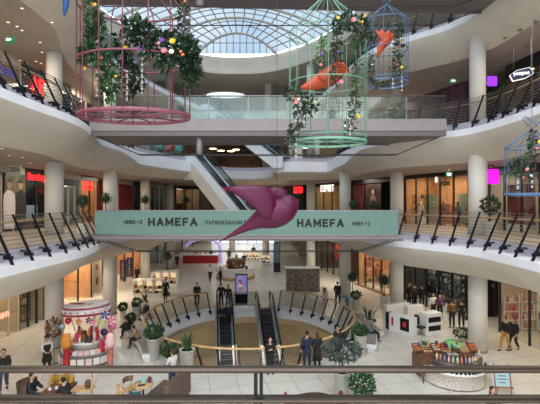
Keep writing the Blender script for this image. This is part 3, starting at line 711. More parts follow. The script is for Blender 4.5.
M_purp = mat('purple_mural_wall', (98, 66, 84), .7, rgb2=(70, 48, 66), scale=1.5); M_brown = mat('brown_shop_wall', (92, 66, 52), .7, var=.2, scale=2)
M_redsign = mat('red_lit_letters', (240, 30, 34), .5, emit=1.6, ecol=(255, 30, 34)); M_whitesign = mat('white_lit_letters', (245, 240, 230), .5, emit=1.1)
M_bluesign = mat('blue_lit_letters', (50, 60, 170), .5, emit=.5); M_lamp = mat('warm_lamp_panel', (255, 226, 180), .5, emit=5.0, ecol=(255, 214, 160)); M_lampw = mat('neutral_lamp_panel', (250, 244, 236), .5, emit=4.0, ecol=(250, 240, 228))
PAL = {'warm': [(200, 120, 60), (120, 70, 40), (220, 190, 150), (150, 40, 36), (60, 44, 40), (180, 150, 110)], 'dark': [(40, 40, 46), (90, 90, 100), (160, 165, 175), (70, 50, 60), (30, 30, 34), (120, 110, 100)],
       'pink': [(210, 60, 90), (230, 150, 60), (240, 200, 190), (180, 60, 120), (250, 230, 220), (200, 40, 50)], 'multi': [(190, 60, 50), (60, 90, 150), (220, 200, 170), (60, 60, 64), (200, 140, 60), (140, 60, 100)]}
def pal(kind, i): c = PAL[kind][i % 6]; return mat('goods_%s_%d' % (kind, i % 6), c, .7, var=.2, scale=15)
def area(loc, size, energy, col, rot=(0, 0, 0), sy=None, spread=None):
    L = bpy.data.lights.new('area_lamp', 'AREA'); L.energy = energy; L.color = col; L.size = size
    if sy: L.shape = 'RECTANGLE'; L.size_y = sy
    o = bpy.data.objects.new('area_lamp', L); C.objects.link(o); o.location = loc; o.rotation_euler = rot; return o  # shared by shops, galleries, far hall and basement
def shop(F, pa, pb, label, inner, frame, h=3.4, ht=3.95, glass_on=True, lamp='warm', power=60, mull=3, depth=2.9, header=None, W=WALL, fl=None):
    A = on_wall(pa, W) if not isinstance(pa, tuple) else pa; B = on_wall(pb, W) if not isinstance(pb, tuple) else pb
    A = Vector(A); B = Vector(B); L = (B - A).length; d = (B - A).normalized(); n = Vector((-d.y, d.x))   # n points away from the void
    if n.dot(Vector((A.x + B.x, A.y + B.y - 50)) * .5) < 0: pass
    t = thing('shop_front', label, 'shop', (A.x, A.y, F), math.atan2(d.y, d.x))
    hd = header or frame
    m = MB(); m.box(0, L, -.02, .16, h, ht); m.build('header', hd, t)
    m = MB()
    for k in range(mull + 1):
        x = L * k / mull; m = MB(); m.box(x - .045, x + .045, -.02, .09, 0, h); m.build('mullion', frame, t)
    m = MB(); m.box(.0, L, depth, depth + .05, 0, h + .4); m.build('back_panel', inner, t)
    for x in (0, L - .06): m = MB(); m.box(x, x + .06, .1, depth, 0, h + .4); m.build('side_panel', inner, t)
    m = MB(); m.box(0, L, .16, depth, h + .3, h + .38); m.build('shop_ceiling', M_ceil, t)
    if glass_on: m = MB(); m.box(.04, L - .04, .03, .045, .02, h); m.build('glass_pane', M_sglass, t)
    m = MB()
    for k in range(max(1, int(L / 1.6))):
        x = L * (k + .5) / max(1, int(L / 1.6)); m = MB(); m.lathe([(.0, h + .27), (.13, h + .27), (.15, h + .3)], x, .9, 12); m.build('downlight', M_lamp if lamp == 'warm' else M_lampw, t)
    c = A + d * L / 2 + n * depth * .45
    if power: area((c.x, c.y, F + h + .2), max(.8, L * .7), power * .62, (1, .76, .50) if lamp == 'warm' else (1, .93, .84), (0, 0, math.atan2(d.y, d.x)), 1.6)
    return t, L
def shelf_unit(label, shop_t, x, y, w, h, kind, rows=4, cols=5, group=None, rz=0, back=None, z0=0):
    M = shop_t.matrix_basis if shop_t else Matrix(); a = shop_t.rotation_euler.z if shop_t else 0
    p = Matrix.Translation(shop_t.location) @ Matrix.Rotation(a, 4, 'Z') @ Vector((x, y, z0)) if shop_t else Vector((x, y, z0))
    t = thing('display_shelf', label, 'shelf', tuple(p), a + rz, group); fm = back or M_framew
    m = MB(); m.box(-w / 2, w / 2, .30, .34, 0, h); m.box(-w / 2, -w / 2 + .03, 0, .34, 0, h); m.box(w / 2 - .03, w / 2, 0, .34, 0, h); m.build('frame', fm, t)
    for r in range(rows):
        z = .15 + (h - .15) * r / rows; m = MB(); m.box(-w / 2 + .03, w / 2 - .03, .0, .3, z, z + .03); sh = m.build('shelf', fm, t)
        for c_ in range(cols):
            cw = (w - .1) / cols; xx = -w / 2 + .05 + cw * c_; hh = random.uniform(.4, .8) * (h - .15) / rows; m = MB()
            if random.random() < .5: m.bbox(xx + .02, xx + cw - .02, .04, .26, z + .031, z + .031 + hh, .015)
            else: m.lathe([(cw * .36, z + .031), (cw * .38, z + .03 + hh * .6), (cw * .15, z + .03 + hh * .8), (cw * .15, z + .03 + hh)], xx + cw / 2, .15, 8)
            m.build('product', pal(kind, random.randrange(6)), sh)
    return t
def rack(label, shop_t, x, y, w, kind, n=8, group=None):
    a = shop_t.rotation_euler.z; p = Matrix.Translation(shop_t.location) @ Matrix.Rotation(a, 4, 'Z') @ Vector((x, y, 0))
    t = thing('clothes_rack', label, 'clothes rack', tuple(p), a, group)
    m = MB(); m.tube([(-w / 2, 0, 0), (-w / 2, 0, 1.6), (w / 2, 0, 1.6), (w / 2, 0, 0)], .02, 6); m.tube([(-w / 2, -.25, .02), (-w / 2, .25, .02)], .02, 6); m.tube([(w / 2, -.25, .02), (w / 2, .25, .02)], .02, 6); fr_ = m.build('rack_frame', M_steel, t)
    for k in range(n):
        xx = -w / 2 + w * (k + .5) / n; q = MB(); q.prism([(-.22, 1.42), (-.05, 1.52), (.05, 1.52), (.22, 1.42), (.26, .95), (.18, .95), (.2, .6), (-.2, .6), (-.18, .95), (-.26, .95)], xx - .035, xx + .035, 0, Matrix(((0, 0, 1, 0), (1, 0, 0, 0), (0, 1, 0, 0), (0, 0, 0, 1))))
        q.build('garment', pal(kind, random.randrange(6)), fr_)
    return t
def spot(t, x, y, z=0): a = t.rotation_euler.z; return tuple(Matrix.Translation(t.location) @ Matrix.Rotation(a, 4, 'Z') @ Vector((x, y, z)))
def sign(t, s, x, z, w, h, m, bold=.02, y=-.04, name='sign_lettering'): return text(s, w, h, (x, y, z), 0, m, t, name, bold, .03)
def poster(label, shop_t, x, z0, w, h, cols, y=-.03, cat='poster', figure=None):
    a = shop_t.rotation_euler.z; p = spot(shop_t, x, y)
    t = thing('poster', label, cat, p, a); m = MB(); m.box(-w / 2, w / 2, -.03, 0, z0, z0 + h); m.build('panel', mat('poster_%s' % label[:14].replace(' ', '_'), cols[0], .5, rgb2=cols[1], scale=1.4), t)
    if figure:
        for k, (fx, c, hc) in enumerate(figure):
            q = MB(); K = h * .50; P_ = [(fx - .42, z0), (fx - .50, z0 + K * .9), (fx - .44, z0 + K * 1.25), (fx - .14, z0 + K * 1.4), (fx + .14, z0 + K * 1.4), (fx + .44, z0 + K * 1.25), (fx + .50, z0 + K * .9), (fx + .42, z0)]
            q.prism(P_, .031, .036, 0, Matrix(((1, 0, 0, 0), (0, 0, -1, 0), (0, 1, 0, 0), (0, 0, 0, 1)))); q.build('printed_clothing', mat('print_%d_%d_%d' % c, c, .6), t)
            q = MB(); q.prism([(fx + .19 * math.cos(b), z0 + K * 1.60 + .27 * math.sin(b)) for b in [2 * PI * i / 14 for i in range(14)]], .033, .038, 0, Matrix(((1, 0, 0, 0), (0, 0, -1, 0), (0, 1, 0, 0), (0, 0, 0, 1)))); q.build('printed_face', mat('print_skin', (176, 132, 108), .6), t)
            q = MB(); q.prism([(fx + .21 * math.cos(b), z0 + K * 1.68 + .20 * math.sin(b)) for b in [PI * i / 8 for i in range(9)]], .034, .040, 0, Matrix(((1, 0, 0, 0), (0, 0, -1, 0), (0, 1, 0, 0), (0, 0, 0, 1)))); q.build('printed_hair', mat('print_%d_%d_%d' % hc, hc, .6), t)
    return t
MR = {}
# --- first level, left
s, L = shop(F1, -12, 24.5, 'shop wall with a large couple poster at the far left of the first gallery', M_greyw, M_framew, glass_on=False, power=0)
poster('tall poster of a bride and a man in dark suit under a small white sign', s, L * .70, .15, L * .58, 3.2, ((104, 104, 74), (70, 76, 56)), figure=[(-.5, (214, 208, 204), (90, 60, 44)), (.45, (44, 40, 44), (38, 28, 24))])
q = thing('hanging_sign', 'small cream sign with brown letters at the left edge above the couple poster', 'sign', spot(s, L * .47, -.45, 3.25)); m = MB(); m.bbox(-.45, .45, -.04, .04, 0, .62); m.build('sign_board', M_pot, q); text('COOH', .74, .3, (0, -.06, .32), 0, M_dwood, q, 'lettering', .02, .01)
s, L = shop(F1, 24.8, 46.6, 'dark shop with red lit sign and screen beside the couple poster', M_dark, M_frame, mull=2, header=M_dark, lamp='cool', power=30)
sign(s, 'Bershop', L * .52, 3.25, L * .8, .55, M_redsign, .03)
m = MB(); m.box(L * .1, L * .9, .5, .6, .5, 1.5); m.build('counter_screen', mat('pale_screen', (150, 160, 165), .4, emit=.35), s)
m = MB(); m.box(L * .1, L * .9, .3, .6, 0, .5); m.build('counter', M_dwood, s)
shelf_unit('dark shelf of goods at the back of the shop with the red sign', s, L * .5, 2.3, 1.6, 2.2, 'dark', 3, 5)
s, L = shop(F1, 62, 80.5, 'pale glazed shop with navy header left of the orange shop', M_greyw, M_framew, mull=3, lamp='cool', power=35, header=M_framew)
m = MB(); m.box(0, L * .75, -.06, -.02, 2.9, 3.35); m.build('navy_board', mat('navy_board', (38, 44, 66), .5), s)
rack('clothes rack inside the pale shop with navy header', s, L * .5, 1.8, 1.4, 'multi')
s, L = shop(F1, 81, 98, 'orange lit shop with red initials over its door on the first gallery', M_orange, M_frame, mull=2, power=110)
sign(s, 'H&S', L * .35, 3.0, L * .55, .75, M_redsign, .03)
shelf_unit('warm shelf in the orange lit shop on the first gallery', s, L * .5, 2.2, 1.8, 2.4, 'warm', 4, 5)
s, L = shop(F1, 118, 133, 'shop front covered by a plain deep red panel', M_redw, M_framew, glass_on=False, power=0, mull=1)
m = MB(); m.bbox(.1, L - .1, -.05, .0, .1, 3.3); m.box(L * .5 - .02, L * .5 + .02, -.08, -.05, 1.0, 1.5); m.build('red_panel', M_redw, s)
s, L = shop(F1, 134, 143, 'narrow dark shop with framed window next to the red panel', M_dark, M_frame, power=12, lamp='cool')
shelf_unit('narrow shelf in the dark shop beside the red panel', s, L * .5, 1.8, 1.3, 2.2, 'warm', 3, 3)
s, L = shop(F1, 150, 164, 'shop with small blue lit display between two left columns', M_dark, M_framew, power=25, lamp='cool')
m = MB(); m.box(L * .4, L * .7, 1.2, 1.25, 1.8, 2.6); m.build('blue_display', M_bluesign, s)
s, L = shop(F1, 176, 200, 'dark glazed shop at the far left end of the first gallery', M_beige, M_frame, power=40)
rack('clothes rack in the far left end shop of the first gallery', s, L * .5, 1.8, 2.2, 'multi')
s, L = shop(F1, 214, 246, 'bright shop front at the far end of the first gallery behind the escalator', M_greyw, M_framew, power=90, lamp='cool', mull=4)
rack('clothes rack in the bright far end shop', s, L * .5, 1.8, 2.6, 'multi')
s, L = shop(F1, 284, 303, 'dark far shop with a small red lit sign behind the magenta bird', M_dark, M_frame, power=25)
sign(s, 'RESO', L * .78, 3.2, L * .45, .8, M_redsign, .03)
s, L = shop(F1, 315.5, 341, 'shop with white lit capital letters on a dark header, right of the magenta bird', M_warmw, M_frame, header=M_dark, power=80, mull=3)
sign(s, 'ESPRIT', L * .5, 3.2, L * .52, .75, M_whitesign, .03, -.06)
shelf_unit('warm lit shelf inside the shop with white lit capital letters', s, L * .75, 2.2, 1.8, 2.3, 'warm', 4, 4)
MQ = [person('white mannequin in a pale dress in the window under the white lit letters', spot(s, L * .45, .9), s.rotation_euler.z, mono=M_whitep, cat='mannequin', name='mannequin')]
s, L = shop(F1, 350, 390.5, 'dark red shop front with large fashion posters on the first gallery right', M_dark, M_frame, glass_on=False, power=0, mull=2, header=M_dark)
poster('dark poster of a figure in a pale dress beside the right end of the banner', s, L * .62, .2, L * .38, 3.1, ((60, 36, 36), (34, 24, 28)), figure=[(0, (120, 92, 88), (40, 28, 26))])
poster('deep red poster panel left of the second column on the right', s, L * .25, .2, L * .3, 3.1, ((92, 26, 28), (60, 20, 24)))
s, L = shop(F1, 405, 468, 'wide orange lit shop with black script sign and mannequins', M_orange, M_frame, mull=5, power=330, h=3.5)
sign(s, 'Tesino', L * .68, 3.05, L * .16, .42, M_ink, .01, -.07); m = MB(); m.ell((L * .55, -.05, 3.3), (.13, .03, .22)); m.build('white_logo', M_whitesign, s)
mc = [(M_whitep, 'white mannequin with a jacket, leftmost in the orange shop window'), (mat('mannequin_grey', (170, 168, 160), .6), 'grey mannequin second from the left in the orange shop window'), (mat('mannequin_rust', (150, 80, 50), .6), 'mannequin in rust coloured clothes in the orange shop window'), (mat('mannequin_dark', (50, 44, 44), .6), 'mannequin in dark clothes near the right of the orange shop window'), (M_cred, 'mannequin dressed in red, rightmost in the orange shop window')]
for k, (mm, lb) in enumerate(mc): person(lb, spot(s, L * (.14 + .185 * k), .9 + .2 * (k % 2)), s.rotation_euler.z, mono=mm, cat='mannequin', name='mannequin')
for k in range(2): m = MB(); m.box(L * (.1 + .55 * k), L * (.33 + .55 * k), 1.4, 1.43, .3, 2.3); m.build('display_screen', mat('translucent_screen', (150, 160, 148), .4), s)
shelf_unit('warm shelf of folded clothes at the left end of the orange shop', s, .12, 1.5, 1.6, 2.4, 'warm', 5, 4, back=M_wood, rz=PI / 2)
rack('rack of warm coloured clothes behind the mannequins', s, L * .45, 2.2, 2.6, 'warm', 10)
m = MB(); m.box(L * .02, L * .2, .5, 1.0, 0, .5); m.build('window_plinth', M_whitep, s)
s, L = shop(F1, 489, 560, 'glass shop front with red posters behind the right hand hanging cage', M_beige, M_frame, mull=4, power=120, lamp='cool', h=3.3)
poster('poster with red lettering behind the small blue cage', s, L * .44, .4, 1.9, 2.3, ((170, 120, 116), (120, 60, 64)), y=.3, figure=[(-.2, (150, 60, 60), (60, 40, 34))])
for k, lb in enumerate(('low white plinth with red bags in the right hand shop', 'low white plinth with pale boxes in the right hand shop')):
    q = thing('display_plinth', lb, 'plinth', spot(s, L * (.15 + .5 * k), 1.2), s.rotation_euler.z); m = MB(); m.bbox(-.6, .6, -.25, .25, 0, .7); m.build('plinth_block', M_whitep, q)
    for j in range(4): m = MB(); m.bbox(-.5 + .27 * j, -.3 + .27 * j, -.1, .1, .701, .95); m.build('bag', pal('pink', j + k), q)
lan = thing('lantern_sign', 'glowing magenta jar shaped sign beside the nearest right column', 'sign', at(491, 184, 22)); m = MB(); m.bbox(-.42, .42, -.12, .12, 0, .82, .08); m.build('sign_body', mat('magenta_light', (226, 20, 210), .5, emit=1.1), lan)
m = MB(); m.tube([(-.2, 0, .8), (-.15, 0, 1.02), (.15, 0, 1.02), (.2, 0, .8)], .04, 6); m.build('sign_handle', M_cplum, lan)

# --- second level
s, L = shop(F2, (-14.3, 9), (-14.2, 22.8), 'beige shop front with blue lettering at the left edge of the second gallery', M_warmw, M_framew, power=60, mull=5)
text('nci', 1.3, .62, (L * (21.4 - 9) / 13.8, -.05, 2.95), 0, M_bluesign, s, 'sign_lettering', .04)
s, L = shop(F2, (-14.2, 23), (-13.8, 27.6), 'dark shop with three large red lit letters on the second gallery', M_dark, M_frame, power=25, mull=3, glass_on=True, header=M_dark, lamp='cool')
sign(s, 'ART', L * .31, 2.95, L * .36, .95, M_redsign, .03, -.10)
s, L = shop(F2, (-13.8, 27.8), (-13.6, 34), 'glazed shop beyond the red letters on the second gallery', M_greyw, M_framew, power=40, mull=3, lamp='cool')
s, L = shop(F2, 399, 466, 'wall with a dark purple mural on the second gallery at right', M_purp, M_purp, glass_on=False, power=0, mull=1, h=3.8, ht=3.9)
m = MB(); m.box(.05, L - .05, -.06, -.02, 0, 3.75); m.build('mural_panel', M_purp, s)
for k in range(16):
    x = L * (.06 + .055 * k) ; z = 1.3 + 1.6 * ((k * 7) % 5) / 5; m = MB()
    m.tube([(x + .22 * math.cos(a), -.075, z + .22 * math.sin(a)) for a in [j * .9 + k for j in range(6)]], .02, 5); m.build('painted_swirl', mat('mural_line_%d' % (k % 3), [(150, 110, 130), (176, 130, 60), (60, 50, 90)][k % 3], .7), s)
s, L = shop(F2, 362, 392, 'shop with red lit sign behind the person on the second gallery', M_brown, M_framew, power=40)
sign(s, 'neo', L * .45, 2.2, L * .5, .8, M_redsign, .04)
s, L = shop(F2, (13.9, 23.6), (14.9, 16.5), 'black shop front on the second gallery below the upper right ceiling', M_brown, M_dark, power=60, mull=3, header=M_dark, h=3.2)
rack('clothes rack in the black shop on the second gallery', s, L * .5, 1.4, 2.8, 'warm', 10)
lz = thing('hanging_sign', 'navy lozenge sign with white lettering hanging above the right railing', 'sign', at(521, 74.5, 18.6)); lz.rotation_euler = (0, 0, -.35)
w_, h_ = .66, .30
m = MB(); oc = [(-w_ / 2 - .12, 0), (-w_ / 2 + .16, h_ * .62), (w_ / 2 - .0, h_ * .9), (w_ / 2 + .14, 0), (w_ / 2 - .16, -h_ * .62), (-w_ / 2, -h_ * .9)]
m.prism([(p[0] * 1.05, p[1] * 1.1) for p in oc], -.05, .04, 0, Matrix(((1, 0, 0, 0), (0, 0, 1, 0), (0, 1, 0, 0), (0, 0, 0, 1)))); m.build('white_border', M_whitesign, lz)
m = MB(); m.prism(oc, -.07, .05, 0, Matrix(((1, 0, 0, 0), (0, 0, 1, 0), (0, 1, 0, 0), (0, 0, 0, 1)))); m.build('navy_board', mat('navy_board2', (30, 38, 78), .5), lz)
o = text('pompeo', .62, .17, (0, -.09, 0), 0, M_whitesign, lz, 'lettering', .02)
m = MB(); m.tube([(-.3, 0, .3), (-.3, 0, 1.6)], .01, 4); m.tube([(.4, 0, .3), (.4, 0, 1.6)], .01, 4); m.build('hanging_wire', M_steel, lz)
q = thing('lantern_sign', 'small glowing purple sign on the second gallery near the right column', 'sign', at(492, 86, 22.6)); m = MB(); m.bbox(-.28, .28, -.08, .08, 0, .55, .05); m.build('sign_body', mat('purple_light', (150, 50, 230), .5, emit=1.1), q)
m = MB(); m.tube([(0, 0, .5), (0, 0, 1.6)], .015, 5); m.build('hanging_wire', M_steel, q)
# restaurant at the back of the second level
s, L = shop(F2, 218, 262, 'dim restaurant at the far end of the second level with orange lights', M_brown, M_frame, power=14, glass_on=False, mull=4, header=M_dark, h=3.0)
for k in range(5):
    q = thing('restaurant_table', ['round orange restaurant table, %s in the dim restaurant' % w for w in ('first from the left', 'second from the left', 'in the middle', 'second from the right', 'rightmost')][k], 'table', spot(s, L * (.12 + .19 * k), -.8 - .6 * (k % 2)))
    m = MB(); m.lathe([(.05, .03), (.05, .72)], n=8); m.lathe([(.25, 0), (.25, .03)], n=12); m.build('table_leg', M_black, q); m = MB(); m.lathe([(.45, .72), (.45, .76)], n=16); m.build('table_top', mat('orange_tabletop', (214, 120, 60), .5), q)
for k, (px, py) in enumerate(((213, 148.5), (221, 150.5), (231, 151), (236, 149.5))):
    q = thing('ceiling_lamp', 'round warm ceiling lamp over the restaurant, %s of four' % ('first', 'second', 'third', 'fourth')[k], 'lamp', at(px, py, 50.5))
    m = MB(); m.lathe([(.0, -.06), (.42, -.06), (.46, 0)], n=20); m.build('lamp_disc', M_lamp, q); m = MB(); m.tube([(0, 0, 0), (0, 0, 15.8 - at(px, py, 50.5)[2])], .02, 5); m.build('cord', M_black, q)
# lounge seats on the second level, left landing
cc = [mat('teal_chair', (72, 164, 164), .6), mat('red_chair', (200, 70, 60), .6), mat('white_shell', (190, 210, 220), .5)]
for k, (x, y, ci, lb) in enumerate(((-10.9, 30.6, 2, 'white shell chair at the left end of the lounge landing'), (-10.2, 32.6, 2, 'white shell chair next to the pale one on the lounge landing'), (-9.5, 34.2, 0, 'teal lounge chair on the second level landing'), (-9.0, 35.8, 1, 'red lounge chair at the right end of the lounge landing'), (-8.4, 36.8, 0, 'teal lounge chair beside the top of the long escalator'))):
    q = thing('lounge_chair', lb, 'chair', (x, y, F2), -.4)
    m = MB(); m.lathe([(.05, .42), (.34, .44), (.42, .6), (.42, .62), (.3, .5), (0, .48)], n=18); m.build('seat', cc[ci], q)
    m = MB(); m.lathe([(.40, .6), (.46, 1.15), (.42, 1.17), (.36, .6)], n=12, a0=.2, a1=PI - .2); m.build('backrest', cc[ci], q)
    m = MB(); m.lathe([(.3, 0), (.3, .03), (.04, .05), (.04, .43)], n=12); m.build('pedestal', M_steel, q)

# --- ground floor, left
s, L = shop(0, -14, 19, 'pale shop wall with a pink neon sign at the left edge of the ground floor', M_beige, M_framew, power=110, h=3.3, W=WALLG, glass_on=True)
text('Alen', 1.2, .42, (L * .40, -.06, 1.4), 0, mat('pink_neon', (255, 150, 130), .5, emit=1.6), s, 'neon_lettering', .03)
s, L = shop(0, 19.5, 45, 'dark framed shop front behind the nearest left ground column', M_beige, M_frame, power=18, h=3.3, W=WALLG, mull=3)
for k, w in enumerate(('left', 'right')): shelf_unit('tall dark wine shelf on the %s in the dark framed shop' % w, s, L * (.3 + .42 * k), .9, 1.1, 2.6, 'warm', 5, 6, back=M_dark)
s, L = shop(0, 63, 92, 'orange lit shoe shop behind the sweets kiosk', M_orange, M_frame, power=420, h=3.4, W=WALLG, glass_on=True, mull=2)
for k, w in enumerate(('left', 'centre', 'right')): shelf_unit('warm lit shoe shelf on the %s of the orange shop' % w, s, L * (.2 + .3 * k), 2.3, 1.4, 2.6, 'warm', 5, 5, back=M_wood)
s, L = shop(0, 92.5, 101, 'closed beige wall panel with small frames beside the second left column', M_beige, M_framew, power=0, h=3.4, W=WALLG, glass_on=False, mull=1)
for k in range(2): m = MB(); m.box(L * .35, L * .6, -.06, -.02, .9 + 1.2 * k, 1.5 + 1.1 * k); m.build('wall_frame', M_brown, s)
s, L = shop(0, 115, 141, 'warm lit shop behind the two purple banners', M_orange, M_frame, power=380, h=3.4, W=WALLG, mull=3)
rack('clothes rack in the warm shop behind the purple banners', s, L * .45, 2.0, 2.4, 'warm', 10); text('store', L * .3, .4, (L * .75, .4, 3.0), 0, mat('violet_neon', (140, 60, 255), .5, emit=1.3), s, 'neon_lettering', .03)
s, L = shop(0, 150, 164, 'dark shop front with tall windows between the far left ground columns', M_dark, M_framew, power=30, h=3.4, W=WALLG, mull=3, lamp='cool')
rack('clothes rack in the dark shop between far left columns', s, L * .5, 1.8, 3.0, 'dark', 10)
s, L = shop(0, (-13.5, 52), (-13.5, 60), 'shop front with dark red interior far along the left of the hall', M_redw, M_framew, power=60, W=WALLG, h=3.4)
s, L = shop(0, (-13.5, 62), (-13.5, 74), 'shop front furthest along the left of the ground hall', M_beige, M_frame, power=60, W=WALLG, h=3.4)
# --- ground floor, right
s, L = shop(0, (4.1, 72), (4.15, 58), 'shop front furthest along the right of the ground hall', M_beige, M_frame, power=60, W=WALLG, h=3.4)
s, L = shop(0, 316, 339.5, 'dark ground floor shop with a glowing red display beyond the third right column', M_brown, M_frame, power=110, W=WALLG, h=3.5, mull=4)
m = MB(); m.ell((L * .5, 1.2, 2.2), (.5, .2, .9)); m.build('glowing_display', mat('red_glow', (170, 50, 36), .5, emit=.35), s)
shelf_unit('shelf inside the dark shop with the glowing red display', s, L * .8, 1.8, 1.6, 2.4, 'warm', 4, 5)
s, L = shop(0, 358, 390, 'warm clothing shop with timber floor edge behind the second right column', M_orange, M_frame, power=300, W=WALLG, h=3.6, mull=4)
for k, w in enumerate(('left', 'right')): rack('clothes rack on the %s in the warm clothing shop' % w, s, L * (.3 + .4 * k), 1.6, 1.8, 'warm', 10)
shelf_unit('tall shelf of clothes on the left side wall of the warm clothing shop', s, .12, 1.5, 1.8, 2.6, 'warm', 5, 4, back=M_dwood, rz=PI / 2)
person('mannequin in dark clothes in the warm ground floor window', spot(s, L * .55, .7), s.rotation_euler.z, mono=M_cblack, cat='mannequin', name='mannequin')
m = MB(); m.box(0, L, -.5, .0, .01, .03); m.build('threshold', M_dwood, s)
s, L = shop(0, 404, 466, 'wide black perfume shop with silver lit shelves', M_dark, M_black, power=150, W=WALLG, h=3.5, mull=5, header=M_dark, lamp='cool')
wds = ('leftmost', 'second', 'middle', 'fourth', 'rightmost')
for k in range(5): shelf_unit('%s silver lit bottle shelf in the black perfume shop' % wds[k], s, L * (.1 + .2 * k), 2.3, 1.6, 2.9, 'dark', 6, 6, back=M_dark)
for k, x in enumerate((.25, .62, .82)):
    q = thing('pendant_lamp', '%s white oval lamp inside the black perfume shop' % ('left', 'middle', 'right')[k], 'lamp', spot(s, L * x, 1.4, 3.15)); m = MB(); m.lathe([(0, -.08), (.5, -.08), (.55, 0), (0, .02)], n=20); m.build('lamp_shade', M_lampw, q); m = MB(); m.tube([(0, 0, 0), (0, 0, .5)], .015, 5); m.build('cord', M_black, q)
s, L = shop(0, (13.75, 24), (14.6, 17.0), 'brightly lit cosmetics shop with coloured shelves at the right edge', M_pinkw, M_frame, power=150, W=WALLG, h=3.6, mull=3, header=M_dark, lamp='warm')
for k, w in enumerate(('left', 'centre', 'right')): shelf_unit('white shelf of pink and red boxes on the %s of the cosmetics shop' % w, s, L * (.17 + .3 * k), 2.2, 1.7, 2.5, 'pink', 4, 7, back=M_whitep)
for k, w in enumerate(('front', 'rear')): shelf_unit('white shelf of bright boxes on the far side wall of the cosmetics shop, %s one' % w, s, .12, .75 + 1.15 * k, 1.0, 2.3, 'pink', 4, 6, back=M_whitep, rz=PI / 2)
q = thing('display_table', 'white display table of products inside the cosmetics shop', 'table', spot(s, L * .62, 1.1), s.rotation_euler.z); m = MB(); m.bbox(-.8, .8, -.3, .3, 0, .8); m.build('table_block', M_whitep, q)
for j in range(8): m = MB(); m.lathe([(.06, .801), (.06, .95), (.02, 1.0)], -.7 + .2 * j, .0, 8); m.build('product', pal('pink', j), q)
# bright entrance at the far end of the hall
d_ = struct(link('door_1', None, None, (-5, 75.6, 0)))
M_day = mat('daylight_behind_doors', (214, 228, 236), .5, emit=1.6)
for k in range(7):
    m = MB(); m.box(-6 + 1.7 * k, -4.45 + 1.7 * k, -.02, .02, .05, 3.6); m.build('lit_pane', M_day, d_)
    m = MB(); m.box(-6.1 + 1.7 * k, -6.0 + 1.7 * k, -.1, .1, 0, 3.7); m.build('door_post', M_frame, d_)

# purple roll-up banners
for k, px in enumerate((123, 129.3)):
    p = gp(px, 280.5 - k * 3.0); q = thing('rollup_banner', '%s of the two purple roll-up banners by the left shops' % ('left', 'right')[k], 'banner', p, .35)
    m = MB(); m.box(-.3, .3, -.01, .01, .12, 2.05); m.build('banner_sheet', mat('purple_banner', (52, 44, 98), .6, var=.1), q); m = MB(); m.bbox(-.35, .35, -.12, .12, 0, .12); m.build('banner_base', M_steel, q)
    text('ЦЕНИ', 1.5, .14, (.0, -.02, 1.1), 0, M_whitep, q, 'lettering', .02, .004).rotation_euler = (PI / 2, -PI / 2, 0)
# exit signs
M_exit = mat('green_exit_light', (30, 120, 84), .5, emit=.5)
for (px, py, d, zc, lb) in ((10, 40, 16.5, 15.8, 'green exit sign hanging from the upper left ceiling'), (453, 81, 22.5, 15.8, 'green exit sign hanging on the second gallery at right'), (449, 174.5, 25, 9.9, 'green exit sign hanging above the orange shop'), (367, 262, 33, 4.1, 'green exit sign above the ground floor beside the warm clothing shop'), (519, 246, 22, 4.1, 'small green exit sign by the perfume shop')):
    if py in (262, 246): continue
    x, y, z = at(px, py, d); q = thing('exit_sign', lb, 'sign', (x, y, z)); m = MB(); m.bbox(-.17, .17, -.06, .06, -.13, .13, .015); m.build('sign_box', M_exit, q)
    m = MB(); m.box(-.12, .0, -.07, -.06, -.05, .05); m.add([(.02, -.07, .07), (.02, -.07, -.07), (.12, -.07, 0)], [(0, 1, 2)]); m.build('arrow_symbol', M_whitesign, q)
    m = MB(); m.tube([(0, 0, .13), (0, 0, max(.15, zc - z))], .012, 5); m.build('hanging_rod', M_steel, q)
# ceiling downlights
M_dl = mat('downlight_lens', (255, 240, 214), .5, emit=1.4, ecol=(255, 232, 196)); M_dlo = mat('dark_downlight', (90, 80, 76), .5)
def dls(F, pts, g, lab, on):
    ring = MB(); ring.lathe([(.065, 0), (.10, 0), (.10, -.015), (.065, -.02)], n=14, cap=False); lens = MB(); lens.lathe([(0, -.028), (.065, -.02)], n=12, cap=False); first = None
    for (px, py) in pts:
        d = (F - 2.0 - EYE) * 400 / (202 - py); x = (px - 270) * d / 400
        if first is None:
            first = thing('downlight', lab, 'downlight', (x, d, F - 2.0), 0, g); ring.build('trim_ring', M_steel, first); lens.build('lens', M_dl if on else M_dlo, first)
        else: dup(first, (x, d, F - 2.0), 0, lab, g)
dls(F3, [(22, 8), (17, 26), (22, 30), (40, 42), (42, 52), (52, 22), (8, 22), (20, 60), (36, 61), (41, 63)], 'downlights in the upper left ceiling', 'small round recessed downlight in the upper left gallery ceiling', True)
dls(F3, [(497, 62), (513, 52), (527, 46), (500, 72), (435, 78), (424, 82), (447, 73), (462, 68), (505, 38), (520, 30), (535, 22)], 'downlights in the upper right ceiling', 'small round recessed downlight in the upper right gallery ceiling', False)
dls(F2, [(2, 148), (9, 155), (22, 157), (30, 163)], 'downlights in the left ceiling of the first gallery', 'small round recessed downlight in the left ceiling above the couple poster', True)
